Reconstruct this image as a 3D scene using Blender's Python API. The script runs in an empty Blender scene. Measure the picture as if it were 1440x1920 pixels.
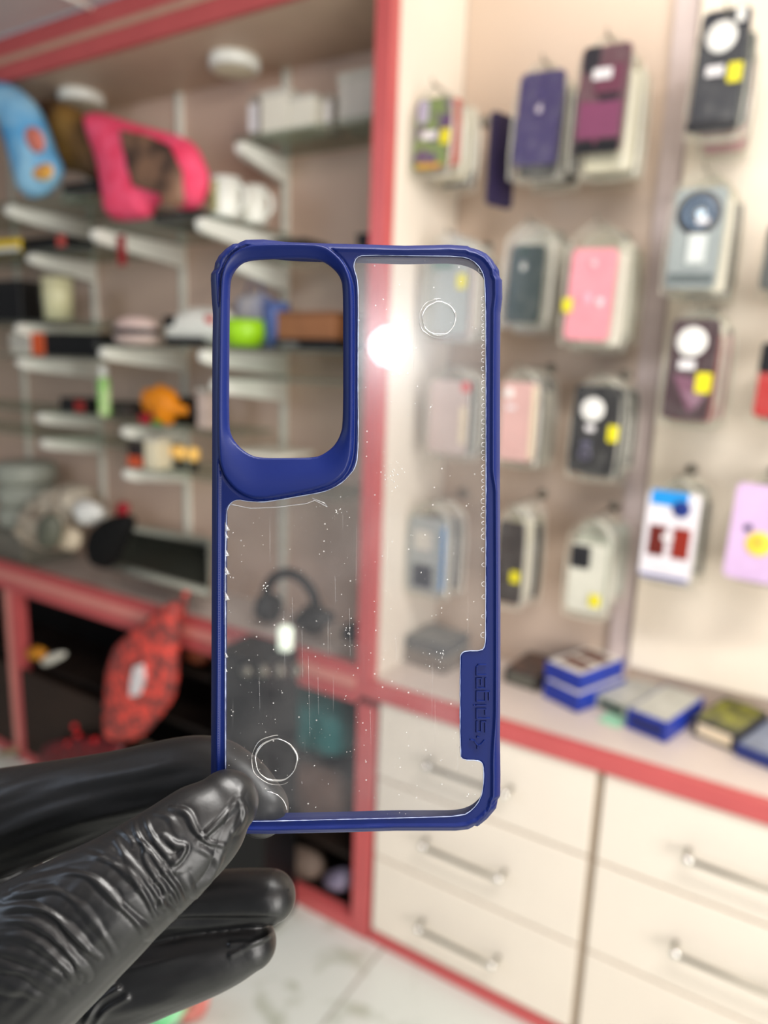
import bpy, bmesh, math, random
import numpy as np
from mathutils import Vector, Matrix
from mathutils.geometry import delaunay_2d_cdt
random.seed(7); rng = np.random.default_rng(7)
S = bpy.context.scene; COL = S.collection
PI = math.pi

# ------------------------------------------------------------------ camera
YAW, PIT, ROL, FPX = 0.545515796, 0.203193838, 0.0356977214, 1344.7
cy, sy, cp_, sp_, cr, sr = (math.cos(YAW), math.sin(YAW), math.cos(PIT), math.sin(PIT), math.cos(ROL), math.sin(ROL))
FW = np.array([-sy*cp_, cy*cp_, -sp_]); RT0 = np.array([cy, sy, 0.]); UP0 = np.cross(RT0, FW)
RT = RT0*cr + UP0*sr; UP = -RT0*sr + UP0*cr
CAM = np.array([0., -1.31871, 1.4])
cam = bpy.data.cameras.new('camera'); camo = bpy.data.objects.new('camera', cam); COL.objects.link(camo)
M = Matrix.Identity(4)
for i in range(3):
    M[i][0], M[i][1], M[i][2], M[i][3] = RT[i], UP[i], -FW[i], CAM[i]
camo.matrix_world = M
cam.sensor_fit = 'VERTICAL'; cam.sensor_height = 36; cam.lens = FPX/1920*36
cam.clip_start = 0.02; cam.clip_end = 50
cam.dof.use_dof = True; cam.dof.focus_distance = 0.203; cam.dof.aperture_fstop = 6.7
S.camera = camo

# ------------------------------------------------------------------ light
W = bpy.data.worlds.new('shop_surroundings'); S.world = W; W.use_nodes = True
W.node_tree.nodes['Background'].inputs[0].default_value = (0.93, 0.95, 1.0, 1)
W.node_tree.nodes['Background'].inputs[1].default_value = 0.23
def area(name, loc, target, sx, sy_, power, col):
    l = bpy.data.lights.new(name, 'AREA'); l.shape = 'RECTANGLE'; l.size = sx; l.size_y = sy_
    l.energy = power; l.color = col
    o = bpy.data.objects.new(name, l); COL.objects.link(o); o.location = loc
    d = Vector(target)-Vector(loc); o.rotation_euler = d.to_track_quat('-Z', 'Y').to_euler()
    return o
area('shopfront_daylight', (2.5, -2.1, 1.35), (-.4, .2, 1.0), 1.5, 1.9, 104, (1.0, .965, .92))
area('counter_fill_light', (.25, -.95, 2.21), (.1, -.55, 0), 1.0, .12, 30, (1.0, .97, .93))  # added overhead fill, brightens the counter top and drawers
area('side_daylight', (-1.9, -2.3, 1.95), (-.3, -1.1, 1.3), .9, .9, 13, (.66, .80, 1.0))
area('display_tube_light', (-.45, -.06, 2.36), (-.72, .26, 1.5), .5, .05, 2.8, (1.0, .95, .84))
S.view_settings.view_transform = 'Standard'; S.view_settings.look = 'None'
S.view_settings.exposure = -0.09; S.view_settings.gamma = 1.0; S.view_settings.use_curve_mapping = False
S.cycles.use_denoising = True
S.cycles.max_bounces = 8; S.cycles.transparent_max_bounces = 24
S.cycles.caustics_reflective = False; S.cycles.caustics_refractive = False
S.cycles.sample_clamp_indirect = 6

# ------------------------------------------------------------------ helpers
def ray(x, y): return FW + RT*(x-720)/FPX - UP*(y-960)/FPX
def atY(x, y, Y): d = ray(x, y); return CAM + d*(Y-CAM[1])/d[1]
def atZ(x, y, Z): d = ray(x, y); return CAM + d*(Z-CAM[2])/d[2]
def lin(c): return tuple((v/255/12.92) if v/255 <= .04045 else ((v/255+.055)/1.055)**2.4 for v in c)
MATS = {}
def mat(name, rgb, rough=.5, metal=0., var=.06, scale=14., bump=0., spec=.5, emit=0., rgb2=None, kind='noise', coat=0.):
    if name in MATS: return MATS[name]
    m = bpy.data.materials.new(name); m.use_nodes = True; nt = m.node_tree; b = nt.nodes['Principled BSDF']
    c = lin(rgb)
    tc = nt.nodes.new('ShaderNodeTexCoord')
    if kind == 'noise': t = nt.nodes.new('ShaderNodeTexNoise'); t.inputs['Scale'].default_value = scale; t.inputs['Detail'].default_value = 4; fac = t.outputs[0]
    elif kind == 'voronoi': t = nt.nodes.new('ShaderNodeTexVoronoi'); t.inputs['Scale'].default_value = scale; sp = nt.nodes.new('ShaderNodeSeparateColor'); nt.links.new(t.outputs['Color'], sp.inputs[0]); fac = sp.outputs[0]
    nt.links.new(tc.outputs['Object'], t.inputs['Vector'])
    r = nt.nodes.new('ShaderNodeValToRGB'); nt.links.new(fac, r.inputs[0])
    if rgb2: a, z = c, lin(rgb2)
    else: a, z = tuple(v*(1-var) for v in c), tuple(min(1, v*(1+var)) for v in c)
    r.color_ramp.elements[0].position = .35; r.color_ramp.elements[1].position = .65
    if kind == 'voronoi': r.color_ramp.elements[0].position = .45; r.color_ramp.elements[1].position = .55
    r.color_ramp.elements[0].color = (*a, 1); r.color_ramp.elements[1].color = (*z, 1)
    nt.links.new(r.outputs[0], b.inputs['Base Color'])
    b.inputs['Roughness'].default_value = rough; b.inputs['Metallic'].default_value = metal
    b.inputs['Specular IOR Level'].default_value = spec; b.inputs['Coat Weight'].default_value = coat
    if emit: b.inputs['Emission Color'].default_value = (*c, 1); b.inputs['Emission Strength'].default_value = emit
    if bump:
        bp = nt.nodes.new('ShaderNodeBump'); bp.inputs['Strength'].default_value = bump; bp.inputs['Distance'].default_value = .002
        nt.links.new(fac, bp.inputs['Height']); nt.links.new(bp.outputs[0], b.inputs['Normal'])
    MATS[name] = m; return m
def clearmat(name, tint=(.95,.97,.96), film=.2, filmcol=(.8,.8,.75), gloss=.12, rough=.15, noise=None):
    """thin see-through plastic: transparent + milky film + gloss"""
    if name in MATS: return MATS[name]
    m = bpy.data.materials.new(name); m.use_nodes = True; nt = m.node_tree; nt.nodes.clear()
    out = nt.nodes.new('ShaderNodeOutputMaterial')
    tr = nt.nodes.new('ShaderNodeBsdfTransparent'); tr.inputs[0].default_value = (*tint, 1)
    df = nt.nodes.new('ShaderNodeBsdfDiffuse'); df.inputs[0].default_value = (*filmcol, 1)
    gl = nt.nodes.new('ShaderNodeBsdfGlossy'); gl.inputs['Roughness'].default_value = rough
    m1 = nt.nodes.new('ShaderNodeMixShader'); m1.inputs[0].default_value = film
    m2 = nt.nodes.new('ShaderNodeMixShader'); m2.inputs[0].default_value = gloss
    nt.links.new(tr.outputs[0], m1.inputs[1]); nt.links.new(df.outputs[0], m1.inputs[2])
    nt.links.new(m1.outputs[0], m2.inputs[1]); nt.links.new(gl.outputs[0], m2.inputs[2]); nt.links.new(m2.outputs[0], out.inputs[0])
    if noise:
        tc = nt.nodes.new('ShaderNodeTexCoord'); n = nt.nodes.new('ShaderNodeTexNoise'); n.inputs['Scale'].default_value = noise; n.inputs['Detail'].default_value = 6
        mp = nt.nodes.new('ShaderNodeMapRange'); mp.inputs[1].default_value = .45; mp.inputs[2].default_value = .7; mp.inputs[3].default_value = film*.55; mp.inputs[4].default_value = film*1.7
        nt.links.new(tc.outputs['Object'], n.inputs['Vector']); nt.links.new(n.outputs[0], mp.inputs[0]); nt.links.new(mp.outputs[0], m1.inputs[0])
    MATS[name] = m; return m

def link(name, me, m, parent=None, smooth=False, loc=None):
    o = bpy.data.objects.new(name, me); COL.objects.link(o)
    if m: me.materials.append(m)
    if smooth:
        me.polygons.foreach_set('use_smooth', [True]*len(me.polygons))
    if parent: o.parent = parent
    if loc is not None: o.location = loc
    return o
def bm_obj(name, bm, m, parent=None, smooth=False, loc=None):
    bmesh.ops.recalc_face_normals(bm, faces=bm.faces)
    me = bpy.data.meshes.new(name); bm.to_mesh(me); bm.free()
    return link(name, me, m, parent, smooth, loc)
def tag(o, label=None, cat=None, group=None, kind=None):
    if label: o['label'] = label
    if cat: o['category'] = cat
    if group: o['group'] = group
    if kind: o['kind'] = kind
    return o
def thing(name, label, cat, loc=(0,0,0), rz=0., group=None, rot=None):
    o = bpy.data.objects.new(name, None); COL.objects.link(o); o.location = loc
    o.rotation_euler = rot or (0, 0, rz); o.empty_display_size = .02
    return tag(o, label, cat, group)
def add_box(bm, c, s, bev=0., rot=None):
    g = bmesh.ops.create_cube(bm, size=1.0)
    vs = g['verts']; bmesh.ops.scale(bm, vec=s, verts=vs)
    if bev:
        es = list({e for v in vs for e in v.link_edges})
        r = bmesh.ops.bevel(bm, geom=es, offset=min(bev, min(s)*.45), segments=2, affect='EDGES', profile=.5)
        vs = list({v for f in r['faces'] for v in f.verts} | {v for v in vs if v.is_valid})
    if rot: bmesh.ops.rotate(bm, cent=(0,0,0), matrix=rot, verts=vs)
    bmesh.ops.translate(bm, vec=c, verts=vs)
def box(name, c, s, m, parent=None, bev=.002, rot=None):
    bm = bmesh.new(); add_box(bm, (0,0,0), s, bev, rot); return bm_obj(name, bm, m, parent, loc=c)
def span(name, x0, x1, y0, y1, z0, z1, m, parent=None, bev=.002):
    return box(name, ((x0+x1)/2, (y0+y1)/2, (z0+z1)/2), (abs(x1-x0), abs(y1-y0), abs(z1-z0)), m, parent, bev)
def add_tube(bm, pts, r, n=10, cap=True):
    pts = [Vector(p) for p in pts]; rs = r if hasattr(r, '__len__') else [r]*len(pts)
    rings = []; up = None
    for i, p in enumerate(pts):
        t = (pts[min(i+1, len(pts)-1)] - pts[max(i-1, 0)]).normalized()
        if up is None: up = Vector((0,0,1)) if abs(t.z) < .9 else Vector((1,0,0))
        a = t.cross(up).normalized(); b = a.cross(t).normalized(); up = b
        rings.append([bm.verts.new(p + (a*math.cos(k*2*PI/n) + b*math.sin(k*2*PI/n))*rs[i]) for k in range(n)])
    for A, B in zip(rings, rings[1:]):
        for k in range(n): bm.faces.new((A[k], A[(k+1)%n], B[(k+1)%n], B[k]))
    if cap: bm.faces.new(rings[0][::-1]); bm.faces.new(rings[-1])
def tube(name, pts, r, m, parent=None, n=10, cap=True, loc=None):
    bm = bmesh.new(); add_tube(bm, pts, r, n, cap); return bm_obj(name, bm, m, parent, True, loc)
def lathe(name, prof, m, parent=None, n=28, loc=None, rot=None):
    bm = bmesh.new(); rings = []
    for (r, z) in prof:
        rings.append([bm.verts.new((r*math.cos(k*2*PI/n), r*math.sin(k*2*PI/n), z)) for k in range(n)] if r > 1e-6 else [bm.verts.new((0,0,z))])
    for A, B in zip(rings, rings[1:]):
        for k in range(n):
            if len(A) == 1 and len(B) == 1: continue
            if len(A) == 1: bm.faces.new((A[0], B[(k+1)%n], B[k]))
            elif len(B) == 1: bm.faces.new((A[k], A[(k+1)%n], B[0]))
            else: bm.faces.new((A[k], A[(k+1)%n], B[(k+1)%n], B[k]))
    o = bm_obj(name, bm, m, parent, True, loc)
    if rot: o.rotation_euler = rot
    return o
def rrect(w, h, r, n=6):
    r = min(r, w*.49, h*.49); P = []
    for cx, cz, a0 in ((w/2-r, h/2-r, 0), (-w/2+r, h/2-r, 90), (-w/2+r, -h/2+r, 180), (w/2-r, -h/2+r, 270)):
        for k in range(n+1):
            a = math.radians(a0 + 90*k/n); P.append((cx + r*math.cos(a), cz + r*math.sin(a)))
    return P
def add_prism(bm, poly, y0, y1):
    """outline in x,z swept from y0 to y1"""
    A = [bm.verts.new((x, y0, z)) for x, z in poly]; B = [bm.verts.new((x, y1, z)) for x, z in poly]
    bm.faces.new(A); bm.faces.new(B[::-1]); n = len(poly)
    for k in range(n): bm.faces.new((A[k], B[k], B[(k+1)%n], A[(k+1)%n]))
def prism(name, poly, y0, y1, m, parent=None, loc=None, bev=0.):
    bm = bmesh.new(); add_prism(bm, poly, y0, y1)
    if bev: bmesh.ops.bevel(bm, geom=[e for e in bm.edges if abs(e.verts[0].co.y-e.verts[1].co.y) < 1e-7], offset=bev, segments=2, affect='EDGES', profile=.5)
    return bm_obj(name, bm, m, parent, loc=loc)

def seg_dist(P, poly, closed=True):
    """distance of points (N,2) to a polyline"""
    A = np.asarray(poly, float); B = np.roll(A, -1, 0)
    if not closed: A, B = A[:-1], B[:-1]
    out = np.full(len(P), 1e9)
    for a, b in zip(A, B):
        d = b-a; L = d@d + 1e-12
        t = np.clip(((P-a)@d)/L, 0, 1); q = P-(a+t[:, None]*d)
        out = np.minimum(out, np.hypot(q[:, 0], q[:, 1]))
    return out
def inside(P, poly):
    A = np.asarray(poly, float); B = np.roll(A, -1, 0); r = np.zeros(len(P), bool)
    for a, b in zip(A, B):
        c = (a[1] > P[:, 1]) != (b[1] > P[:, 1])
        with np.errstate(divide='ignore', invalid='ignore'):
            x = (b[0]-a[0])*(P[:, 1]-a[1])/(b[1]-a[1]+1e-15)+a[0]
        r ^= c & (P[:, 0] < x)
    return r
def resample(poly, step, closed=True):
    P = [np.array(p, float) for p in poly]; n = len(P); out = []
    for i in range(n if closed else n-1):
        a, b = P[i], P[(i+1) % n]; k = max(1, int(round(np.hypot(*(b-a))/step)))
        for j in range(k): out.append(a+(b-a)*j/k)
    if not closed: out.append(P[-1])
    return np.array(out)
def smooth_poly(poly, it=1):
    P = np.asarray(poly, float)
    for _ in range(it):
        Q = np.roll(P, -1, 0); P = np.stack([.75*P+.25*Q, .25*P+.75*Q], 1).reshape(-1, 2)
    return P
def tri_region(outer, holes, step):
    """triangulates outer minus holes with inner points"""
    loops = [outer]+list(holes); V = []; E = []
    for L in loops:
        s = len(V); V += [tuple(p) for p in L]; E += [(s+i, s+(i+1) % len(L)) for i in range(len(L))]
    o = np.asarray(outer); mn, mx = o.min(0), o.max(0)
    gx, gy = np.meshgrid(np.arange(mn[0], mx[0], step), np.arange(mn[1], mx[1], step*.87))
    gx = gx + (np.arange(gx.shape[0]) % 2)[:, None]*step*.5
    G = np.stack([gx.ravel(), gy.ravel()], 1)
    k = inside(G, outer)
    for h in holes: k &= ~inside(G, h)
    G = G[k]; dd = np.min([seg_dist(G, L) for L in loops], 0); G = G[dd > step*.45]
    V += [tuple(p) for p in G]
    r = delaunay_2d_cdt([Vector(v) for v in V], E, [], 0, 1e-6)
    vs = np.array([tuple(v) for v in r[0]]); T = np.array([list(f) for f in r[2] if len(f) == 3])
    c = vs[T].mean(1); k = inside(c, outer)
    for h in holes: k &= ~inside(c, h)
    return vs, T[k]
def puff(name, outline, thick, m, parent=None, loc=None, step=.015, wrink=0., edge=None):
    """stuffed cushion-like body: outline in x,z, swelling in y both ways"""
    ol = resample(outline, step); vs, T = tri_region(ol, [], step)
    d = seg_dist(vs, ol); w = edge or d.max(); h = thick/2*np.sqrt(np.clip(1-(1-np.clip(d/w, 0, 1))**2, 0, 1)) + thick*.04
    if wrink: h = h*(1 + wrink*np.sin(vs[:, 0]*90+np.sin(vs[:, 1]*60)*2)*np.sin(vs[:, 1]*70))
    bm = bmesh.new()
    A = [bm.verts.new((x, -t, z)) for (x, z), t in zip(vs, h)]; B = [bm.verts.new((x, t, z)) for (x, z), t in zip(vs, h)]
    for t in T: bm.faces.new([A[i] for i in t]); bm.faces.new([B[i] for i in t[::-1]])
    be = [e for e in bm.edges if len(e.link_faces) == 1]
    ia = {v: i for i, v in enumerate(A)}
    for e in be:
        if e.verts[0] in ia and e.verts[1] in ia:
            i, j = ia[e.verts[0]], ia[e.verts[1]]; bm.faces.new((A[i], A[j], B[j], B[i]))
    return bm_obj(name, bm, m, parent, True, loc)

# ------------------------------------------------------------------ materials of the shop
m_wall = mat('mauve_laminate', (214,186,166), .55, var=.03, scale=3)
m_cream = mat('cream_laminate', (234,223,208), .42, var=.02, scale=4)
m_red = mat('red_edge_laminate', (194,88,88), .4, var=.04, scale=8)
m_pink = mat('pale_pink_laminate', (216,140,128), .4, var=.04)
m_counter = mat('counter_laminate', (214,200,190), .35, var=.03, scale=6)
m_ceil = mat('ceiling_paint', (200,186,182), .8, var=.02)
m_gap = mat('drawer_gap_brown', (150,132,112), .8)
m_white = mat('white_enamel', (236,236,226), .35, var=.02)
m_steel = mat('brushed_steel', (150,144,132), .35, metal=1.)
m_chrome = mat('polished_steel', (235,235,230), .12, metal=1.)
m_black = mat('black_plastic', (13,13,14), .42, spec=.3)
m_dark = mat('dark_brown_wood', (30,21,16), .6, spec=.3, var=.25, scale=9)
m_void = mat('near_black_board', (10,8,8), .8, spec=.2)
m_glass = clearmat('greenish_shelf_glass', (.82,.86,.82), .10, (.5,.52,.48), .07, .05)
m_pouch = clearmat('clear_pouch_plastic', (.97,.97,.95), .045, (.9,.89,.82), .022, .14, noise=30)
m_seam = clearmat('milky_pouch_seam', (.9,.9,.86), .80, (.95,.93,.85), .10, .2)
m_yellow = mat('yellow_sticker', (226,214,32), .4)
m_label = mat('white_price_label', (226,222,222), .5)
m_card = mat('white_card', (226,222,212), .6)

def floor_material():
    m = mat('pale_marble_tiles', (206,212,204), .18, var=.05, scale=2.2, spec=.5); nt = m.node_tree; b = nt.nodes['Principled BSDF']
    ramp = b.inputs['Base Color'].links[0].from_node
    br = nt.nodes.new('ShaderNodeTexBrick'); br.offset = 0; br.inputs['Scale'].default_value = 1.0
    br.inputs['Brick Width'].default_value = .6; br.inputs['Row Height'].default_value = .6; br.inputs['Mortar Size'].default_value = .004
    br.inputs['Mortar'].default_value = (*lin((170,170,160)), 1)
    tc = [n for n in nt.nodes if n.type == 'TEX_COORD'][0]; nt.links.new(tc.outputs['Object'], br.inputs['Vector'])
    n2 = nt.nodes.new('ShaderNodeTexNoise'); n2.inputs['Scale'].default_value = 6; n2.inputs['Detail'].default_value = 8; n2.inputs['Distortion'].default_value = 1.5
    nt.links.new(tc.outputs['Object'], n2.inputs['Vector'])
    rr = nt.nodes.new('ShaderNodeValToRGB'); rr.color_ramp.elements[0].position = .32; rr.color_ramp.elements[0].color = (*lin((182,188,174)), 1)
    rr.color_ramp.elements[1].position = .45; rr.color_ramp.elements[1].color = (*lin((214,219,212)), 1)
    nt.links.new(n2.outputs[0], rr.inputs[0]); nt.links.new(rr.outputs[0], br.inputs['Color1']); nt.links.new(rr.outputs[0], br.inputs['Color2'])
    nt.links.new(br.outputs['Color'], b.inputs['Base Color'])
    return m

# ------------------------------------------------------------------ the setting
CZ = .683          # counter height
ZS, ZC = 2.133, 2.243   # soffit, ceiling
WL, WR = .27, .30       # back walls of the left and right bays
def struct(o): o['kind'] = 'structure'; return o
struct(span('floor', -4.5, 3, -4, .5, -.05, 0, floor_material(), bev=0))
struct(span('ceiling', -4.5, 3, -4, -.03, ZC, ZC+.05, m_ceil, bev=0))
struct(span('wall_back', -4.5, -.845, WL, WL+.04, 0, ZC, m_wall, bev=0))
struct(span('wall_right', -.81, 1.2, WR, WR+.04, 0, 2.7, mat('display_wall_laminate', (205,184,166), .55, var=.02, scale=2), bev=0))
struct(span('trim_1', -4.5, -.846, 0, WR, ZS, ZS+.012, mat('soffit_laminate', (206,180,158), .5, var=.03), bev=0))
struct(span('trim_2', -4.5, -.846, -.018, 0, ZS, ZC-.001, m_red))
struct(span('trim_3', -4.5, -.848, -.022, -.0185, ZS+.042, ZS+.060, mat('beige_inlay', (190,150,128), .5)))
# white trim strip on the ceiling
bmx = bmesh.new(); a, b_ = Vector(atZ(95, -22, ZC-.004)), Vector(atZ(182, 20, ZC-.004))
add_tube(bmx, [a, b_], .006, 6); struct(bm_obj('trim_4', bmx, m_white, smooth=True))

# shop fitting: post and divider
t = thing('display_divider', 'tall cream divider panel with red edge post between the shelves and the hanging display', 'divider', (-.83, 0, CZ))
span('panel', -.015, .02, .012, WR-.001, .0005, 2.7-CZ, m_cream, t)
span('edge_post', -.017, .022, -.022, .011, .0015, 2.7-CZ, m_red, t)
# upright strip coloured as recess shade, and raised cream board on the right wall
bx0 = float(atY(1177, 1250, .27)[0]); bz0 = float(atY(1177, 1250, .27)[2])
tag(span('wall_board', bx0, 1.1, .272, WR-.001, bz0, 2.69, mat('cream_display_board', (232,220,202), .4, var=.02)), 'large raised cream board on the right wall above the counter boxes', 'wall board')
tag(span('recess_shade_strip', bx0-.05, bx0-.004, .284, WR-.001, CZ+.001, 2.69, mat('recess_shade_tint', (192,176,172), .5)), 'grey mauve strip painted as the shade left of the raised cream board', 'painted shade')

# counter
t = thing('counter_top', 'long pale laminate counter top with red front edge running under both bays', 'counter', (0, 0, CZ))
span('worktop_slab', -4.4, 1.1, .004, WL-.001, -.03, 0, m_counter, t)
span('worktop_slab', -.80, 1.1, WL-.001, WR-.001, -.03, 0, m_counter, t)
span('front_edge', -.8476, 1.1, -.022, .004, -.038, .001, m_red, t)
span('front_edge', -4.4, -.8478, -.022, .004, .004, .030, m_red, t)
tag(span('edge_inlay', -4.4, -.8478, -.026, .004, -.022, .004, m_pink, t), 'pale pink inlay strip')
span('front_edge', -4.4, -.8478, -.022, .004, -.060, -.022, m_red, t)

# drawer units
def handle(parent, x0, x1, z):
    t = tube('handle', [(x0, -.004, z), (x0, -.026, z+.001), (x0+.012, -.036, z), (x1-.012, -.036, z), (x1, -.026, z+.001), (x1, -.004, z)], .0048, m_steel, parent)
    for x in (x0+.004, x1-.004):
        bm = bmesh.new(); bmesh.ops.create_icosphere(bm, subdivisions=2, radius=.0095); bm_obj('handle_glint_ball', bm, m_chrome, t, True, (x, -.034, z))  # chrome balls added so the handle ends show a bright glint
def drawer_unit(x0, x1, label, hx):
    t = thing('drawer_unit', label, 'drawers', (0, 0, 0))
    span('carcass', x0, x1+.0075, -.006, WL-.01, .03, CZ-.040, m_gap, t)
    for zt, zb, hz in ((.641, .451, .545), (.445, .243, .347), (.237, .036, .132)):
        d = span('drawer_front', x0+.004, x1-.004, -.012, .005, zb, zt, m_cream, t, .003)
        g = bpy.data.objects.new('tmp', None)
        h = handle(d, hx[0]-d.location.x, hx[1]-d.location.x, hz-d.location.z)
        bpy.data.objects.remove(g)
        for c in d.children: c.location.y -= .008
    tag(span('plinth', x0, x1, -.014, .02, .0, .029, m_red, t), 'red base strip')
drawer_unit(-.790, -.285, 'cream three drawer unit under the counter next to the red corner post', (-.645, -.456))
drawer_unit(-.277, .26, 'cream three drawer unit under the counter, cut by the right edge of the photo', (-.11, .075))
# open cabinet
t = thing('open_cabinet', 'red framed open cabinet with a dark inside left of the drawers', 'cabinet', (0, 0, 0))
span('corner_post', -.845, -.795, -.016, .02, 0, CZ-.062, m_red, t)
span('bottom_rail', -3.2, -.846, -.016, .02, 0, .036, m_red, t)
span('left_leg', -2.275, -2.247, -.016, .03, .0, CZ-.062, m_pink, t)
span('left_leg', -2.246, -2.215, -.014, .03, .0, CZ-.062, m_red, t)
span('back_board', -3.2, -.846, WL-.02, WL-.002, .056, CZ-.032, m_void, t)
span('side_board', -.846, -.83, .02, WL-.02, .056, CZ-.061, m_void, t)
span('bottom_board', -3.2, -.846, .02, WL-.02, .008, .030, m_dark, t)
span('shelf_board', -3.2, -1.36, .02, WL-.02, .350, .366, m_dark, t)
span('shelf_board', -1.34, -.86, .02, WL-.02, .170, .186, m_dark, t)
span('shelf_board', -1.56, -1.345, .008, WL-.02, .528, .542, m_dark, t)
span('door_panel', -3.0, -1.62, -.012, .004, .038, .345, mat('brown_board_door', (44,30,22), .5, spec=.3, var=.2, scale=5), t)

# ------------------------------------------------------------------ left shelving
shelf_glass_label = {}
def standard(x, where):
    t = thing('shelf_standard', 'white slotted wall upright for shelf brackets, '+where, 'wall upright', (x, WL, CZ))
    bm = bmesh.new()
    add_box(bm, (-.008, -.006, (ZS-CZ)/2), (.003, .012, ZS-CZ)); add_box(bm, (.008, -.006, (ZS-CZ)/2), (.003, .012, ZS-CZ)); add_box(bm, (0, -.002, (ZS-CZ)/2), (.018, .003, ZS-CZ))
    bm_obj('channel', bm, m_white, t)
    bm = bmesh.new()
    for k in range(28): add_box(bm, (0, -.0036, .04+k*.05), (.004, .001, .018))
    bm_obj('slots', bm, m_gap, t)
for x, w in ((-1.30, 'nearest the red post'), (-1.69, 'second from the red post, behind the pink cushion'), (-2.10, 'third from the red post'), (-2.52, 'furthest left')): standard(x, w)
BR = bmesh.new()
def bracket(x, z, tip, where):
    """tapered white shelf bracket, rounded nose in front"""
    y0, y1 = tip, WL-.012; n = 8; P = []
    P += [(y1, 0.0), (y1, -.062), (y1-.02, -.060)]
    P += [(y0+.03, -.036)]
    for k in range(n+1): a = -PI/2-k*PI/n; P.append((y0+.016+.016*math.cos(a), -.016+.016*math.sin(a)))
    bm = bmesh.new(); A = [bm.verts.new((-.011, y, zz)) for y, zz in P]; B = [bm.verts.new((.011, y, zz)) for y, zz in P]
    bm.faces.new(A); bm.faces.new(B[::-1])
    for k in range(len(P)): bm.faces.new((A[k], B[k], B[(k+1) % len(P)], A[(k+1) % len(P)]))
    bmesh.ops.bevel(bm, geom=list(bm.edges), offset=.002, segments=1, affect='EDGES')
    tag(bm_obj('shelf_bracket', bm, m_white, loc=(x, 0, z)), 'white curved shelf bracket '+where, 'shelf bracket')
BR.free()
def shelf(x0, x1, z, tip, where):
    t = tag(span('glass_shelf', x0, x1, tip+.004, WL-.014, z+.0005, z+.0085, m_glass, bev=.001), 'greenish glass shelf '+where, 'glass shelf')
SH = [ # x0, x1, z, front, where
 (-1.32, -.85, 1.918, .084, 'highest on the wall beside the red post, holding white boxes'),
 (-1.715, -1.275, 1.720, -.045, 'under the pink cushion and the mugs'),
 (-1.272, -.85, 1.642, .06, 'beside the red post with a dark and yellow item on its end'),
 (-2.75, -1.722, 1.812, -.03, 'upper left under the blue cushion'),
 (-2.75, -1.722, 1.688, .03, 'left, second from top with yellow and black items'),
 (-2.75, -1.722, 1.482, -.02, 'left, carrying the cream candle jar'),
 (-1.718, -.85, 1.419, -.04, 'in the middle, holding white appliance and brown box'),
 (-2.75, -1.722, 1.381, -.015, 'left, carrying the black box with orange end'),
 (-1.29, -.85, 1.350, .01, 'just below the brown box beside the red post'),
 (-2.75, -1.722, 1.212, .043, 'left, under the green tube'),
 (-1.718, -1.335, 1.200, .04, 'under the orange toy'),
 (-2.75, -1.722, 1.130, .05, 'lowest on the left'),
 (-1.718, -1.28, 1.077, .04, 'lowest in the middle under the gold lamps'),
]
for s in SH: shelf(*s)
for x, z, tip, w in ((-1.303, 1.918, .084, 'highest of all, under the white boxes'), (-1.303, 1.720, -.05, 'under the two mugs'), (-1.288, 1.642, .06, 'just below the mugs behind the blue case frame'),
    (-1.69, 1.720, -.045, 'under the pink cushion'), (-2.09, 1.812, -.03, 'under the blue cushion'), (-2.09, 1.688, .03, 'under the black and red items at left'),
    (-2.09, 1.482, -.022, 'under the cream candle jar'), (-2.10, 1.381, -.018, 'under the orange ended black box'), (-1.69, 1.419, -.035, 'under the white appliance'),
    (-1.30, 1.419, -.05, 'under the lime green cup'), (-1.30, 1.350, -.01, 'seen inside the camera opening below the brown box'), (-1.70, 1.200, .035, 'under the orange toy'),
    (-1.70, 1.077, .035, 'lowest in the middle'), (-2.11, 1.212, .043, 'under the green tube at left'), (-2.11, 1.130, .049, 'lowest at left')):
    bracket(x, z, tip, w)
# round puck lights under the soffit (off)
for x, y, w in ((-1.375, .153, 'nearer the red post'), (-1.955, .139, 'further left above the cushions')):
    t = thing('puck_light', 'round cream surface light under the soffit, '+w, 'ceiling light', (x, y, ZS-.0005))
    lathe('body', [(0, 0), (.062, 0), (.064, -.004), (.064, -.024), (.058, -.030), (.052, -.031)], m_white, t)
    lathe('diffuser', [(.052, -.0305), (.03, -.034), (0, -.035)], mat('cream_diffuser', (240,234,205), .4), t)

# ------------------------------------------------------------------ things on the left shelves
def on(px, py, z): return atZ(px, py, z)
def bbox(name, label, cat, x0, x1, top, bot_z, Y, depth, m, mfn=None, rz=0, bev=.004, parts=None):
    """a carton standing at depth Y; pixel x-range gives its width, pixel top its height"""
    pl, pr = atY(x0, top, Y), atY(x1, top, Y); w = pr[0]-pl[0]; h = max(.012, (pl[2]+pr[2])/2-bot_z)
    t = thing(name, label, cat, ((pl[0]+pr[0])/2, Y+depth/2, bot_z), rz)
    span('body', -w/2, w/2, -depth/2, depth/2, 0, h, m, t, bev)
    if parts: parts(t, w, h, depth)
    return t
def lid(m, hh=.012, name='lid'):
    def f(t, w, h, d): span(name, -w/2-.001, w/2+.001, -d/2-.001, d/2+.001, h-hh, h+.001, m, t, .001)
    return f
def front_panel(m, fx=(0,1), fz=(.2,.8), name='front_label'):
    def f(t, w, h, d): span(name, -w/2+w*fx[0], -w/2+w*fx[1], -d/2-.0015, -d/2+.001, h*fz[0], h*fz[1], m, t, .0005)
    return f
m_cart = mat('white_carton', (226,222,206), .5, var=.03)
m_flap = mat('pale_grey_card', (196,192,180), .55)
bbox('carton', 'white carton at the left end of the top shelf, taller of the joined pair', 'box', 488, 540, 168, 1.927, .11, .09, m_cart, parts=lid(m_flap, .014))
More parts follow.
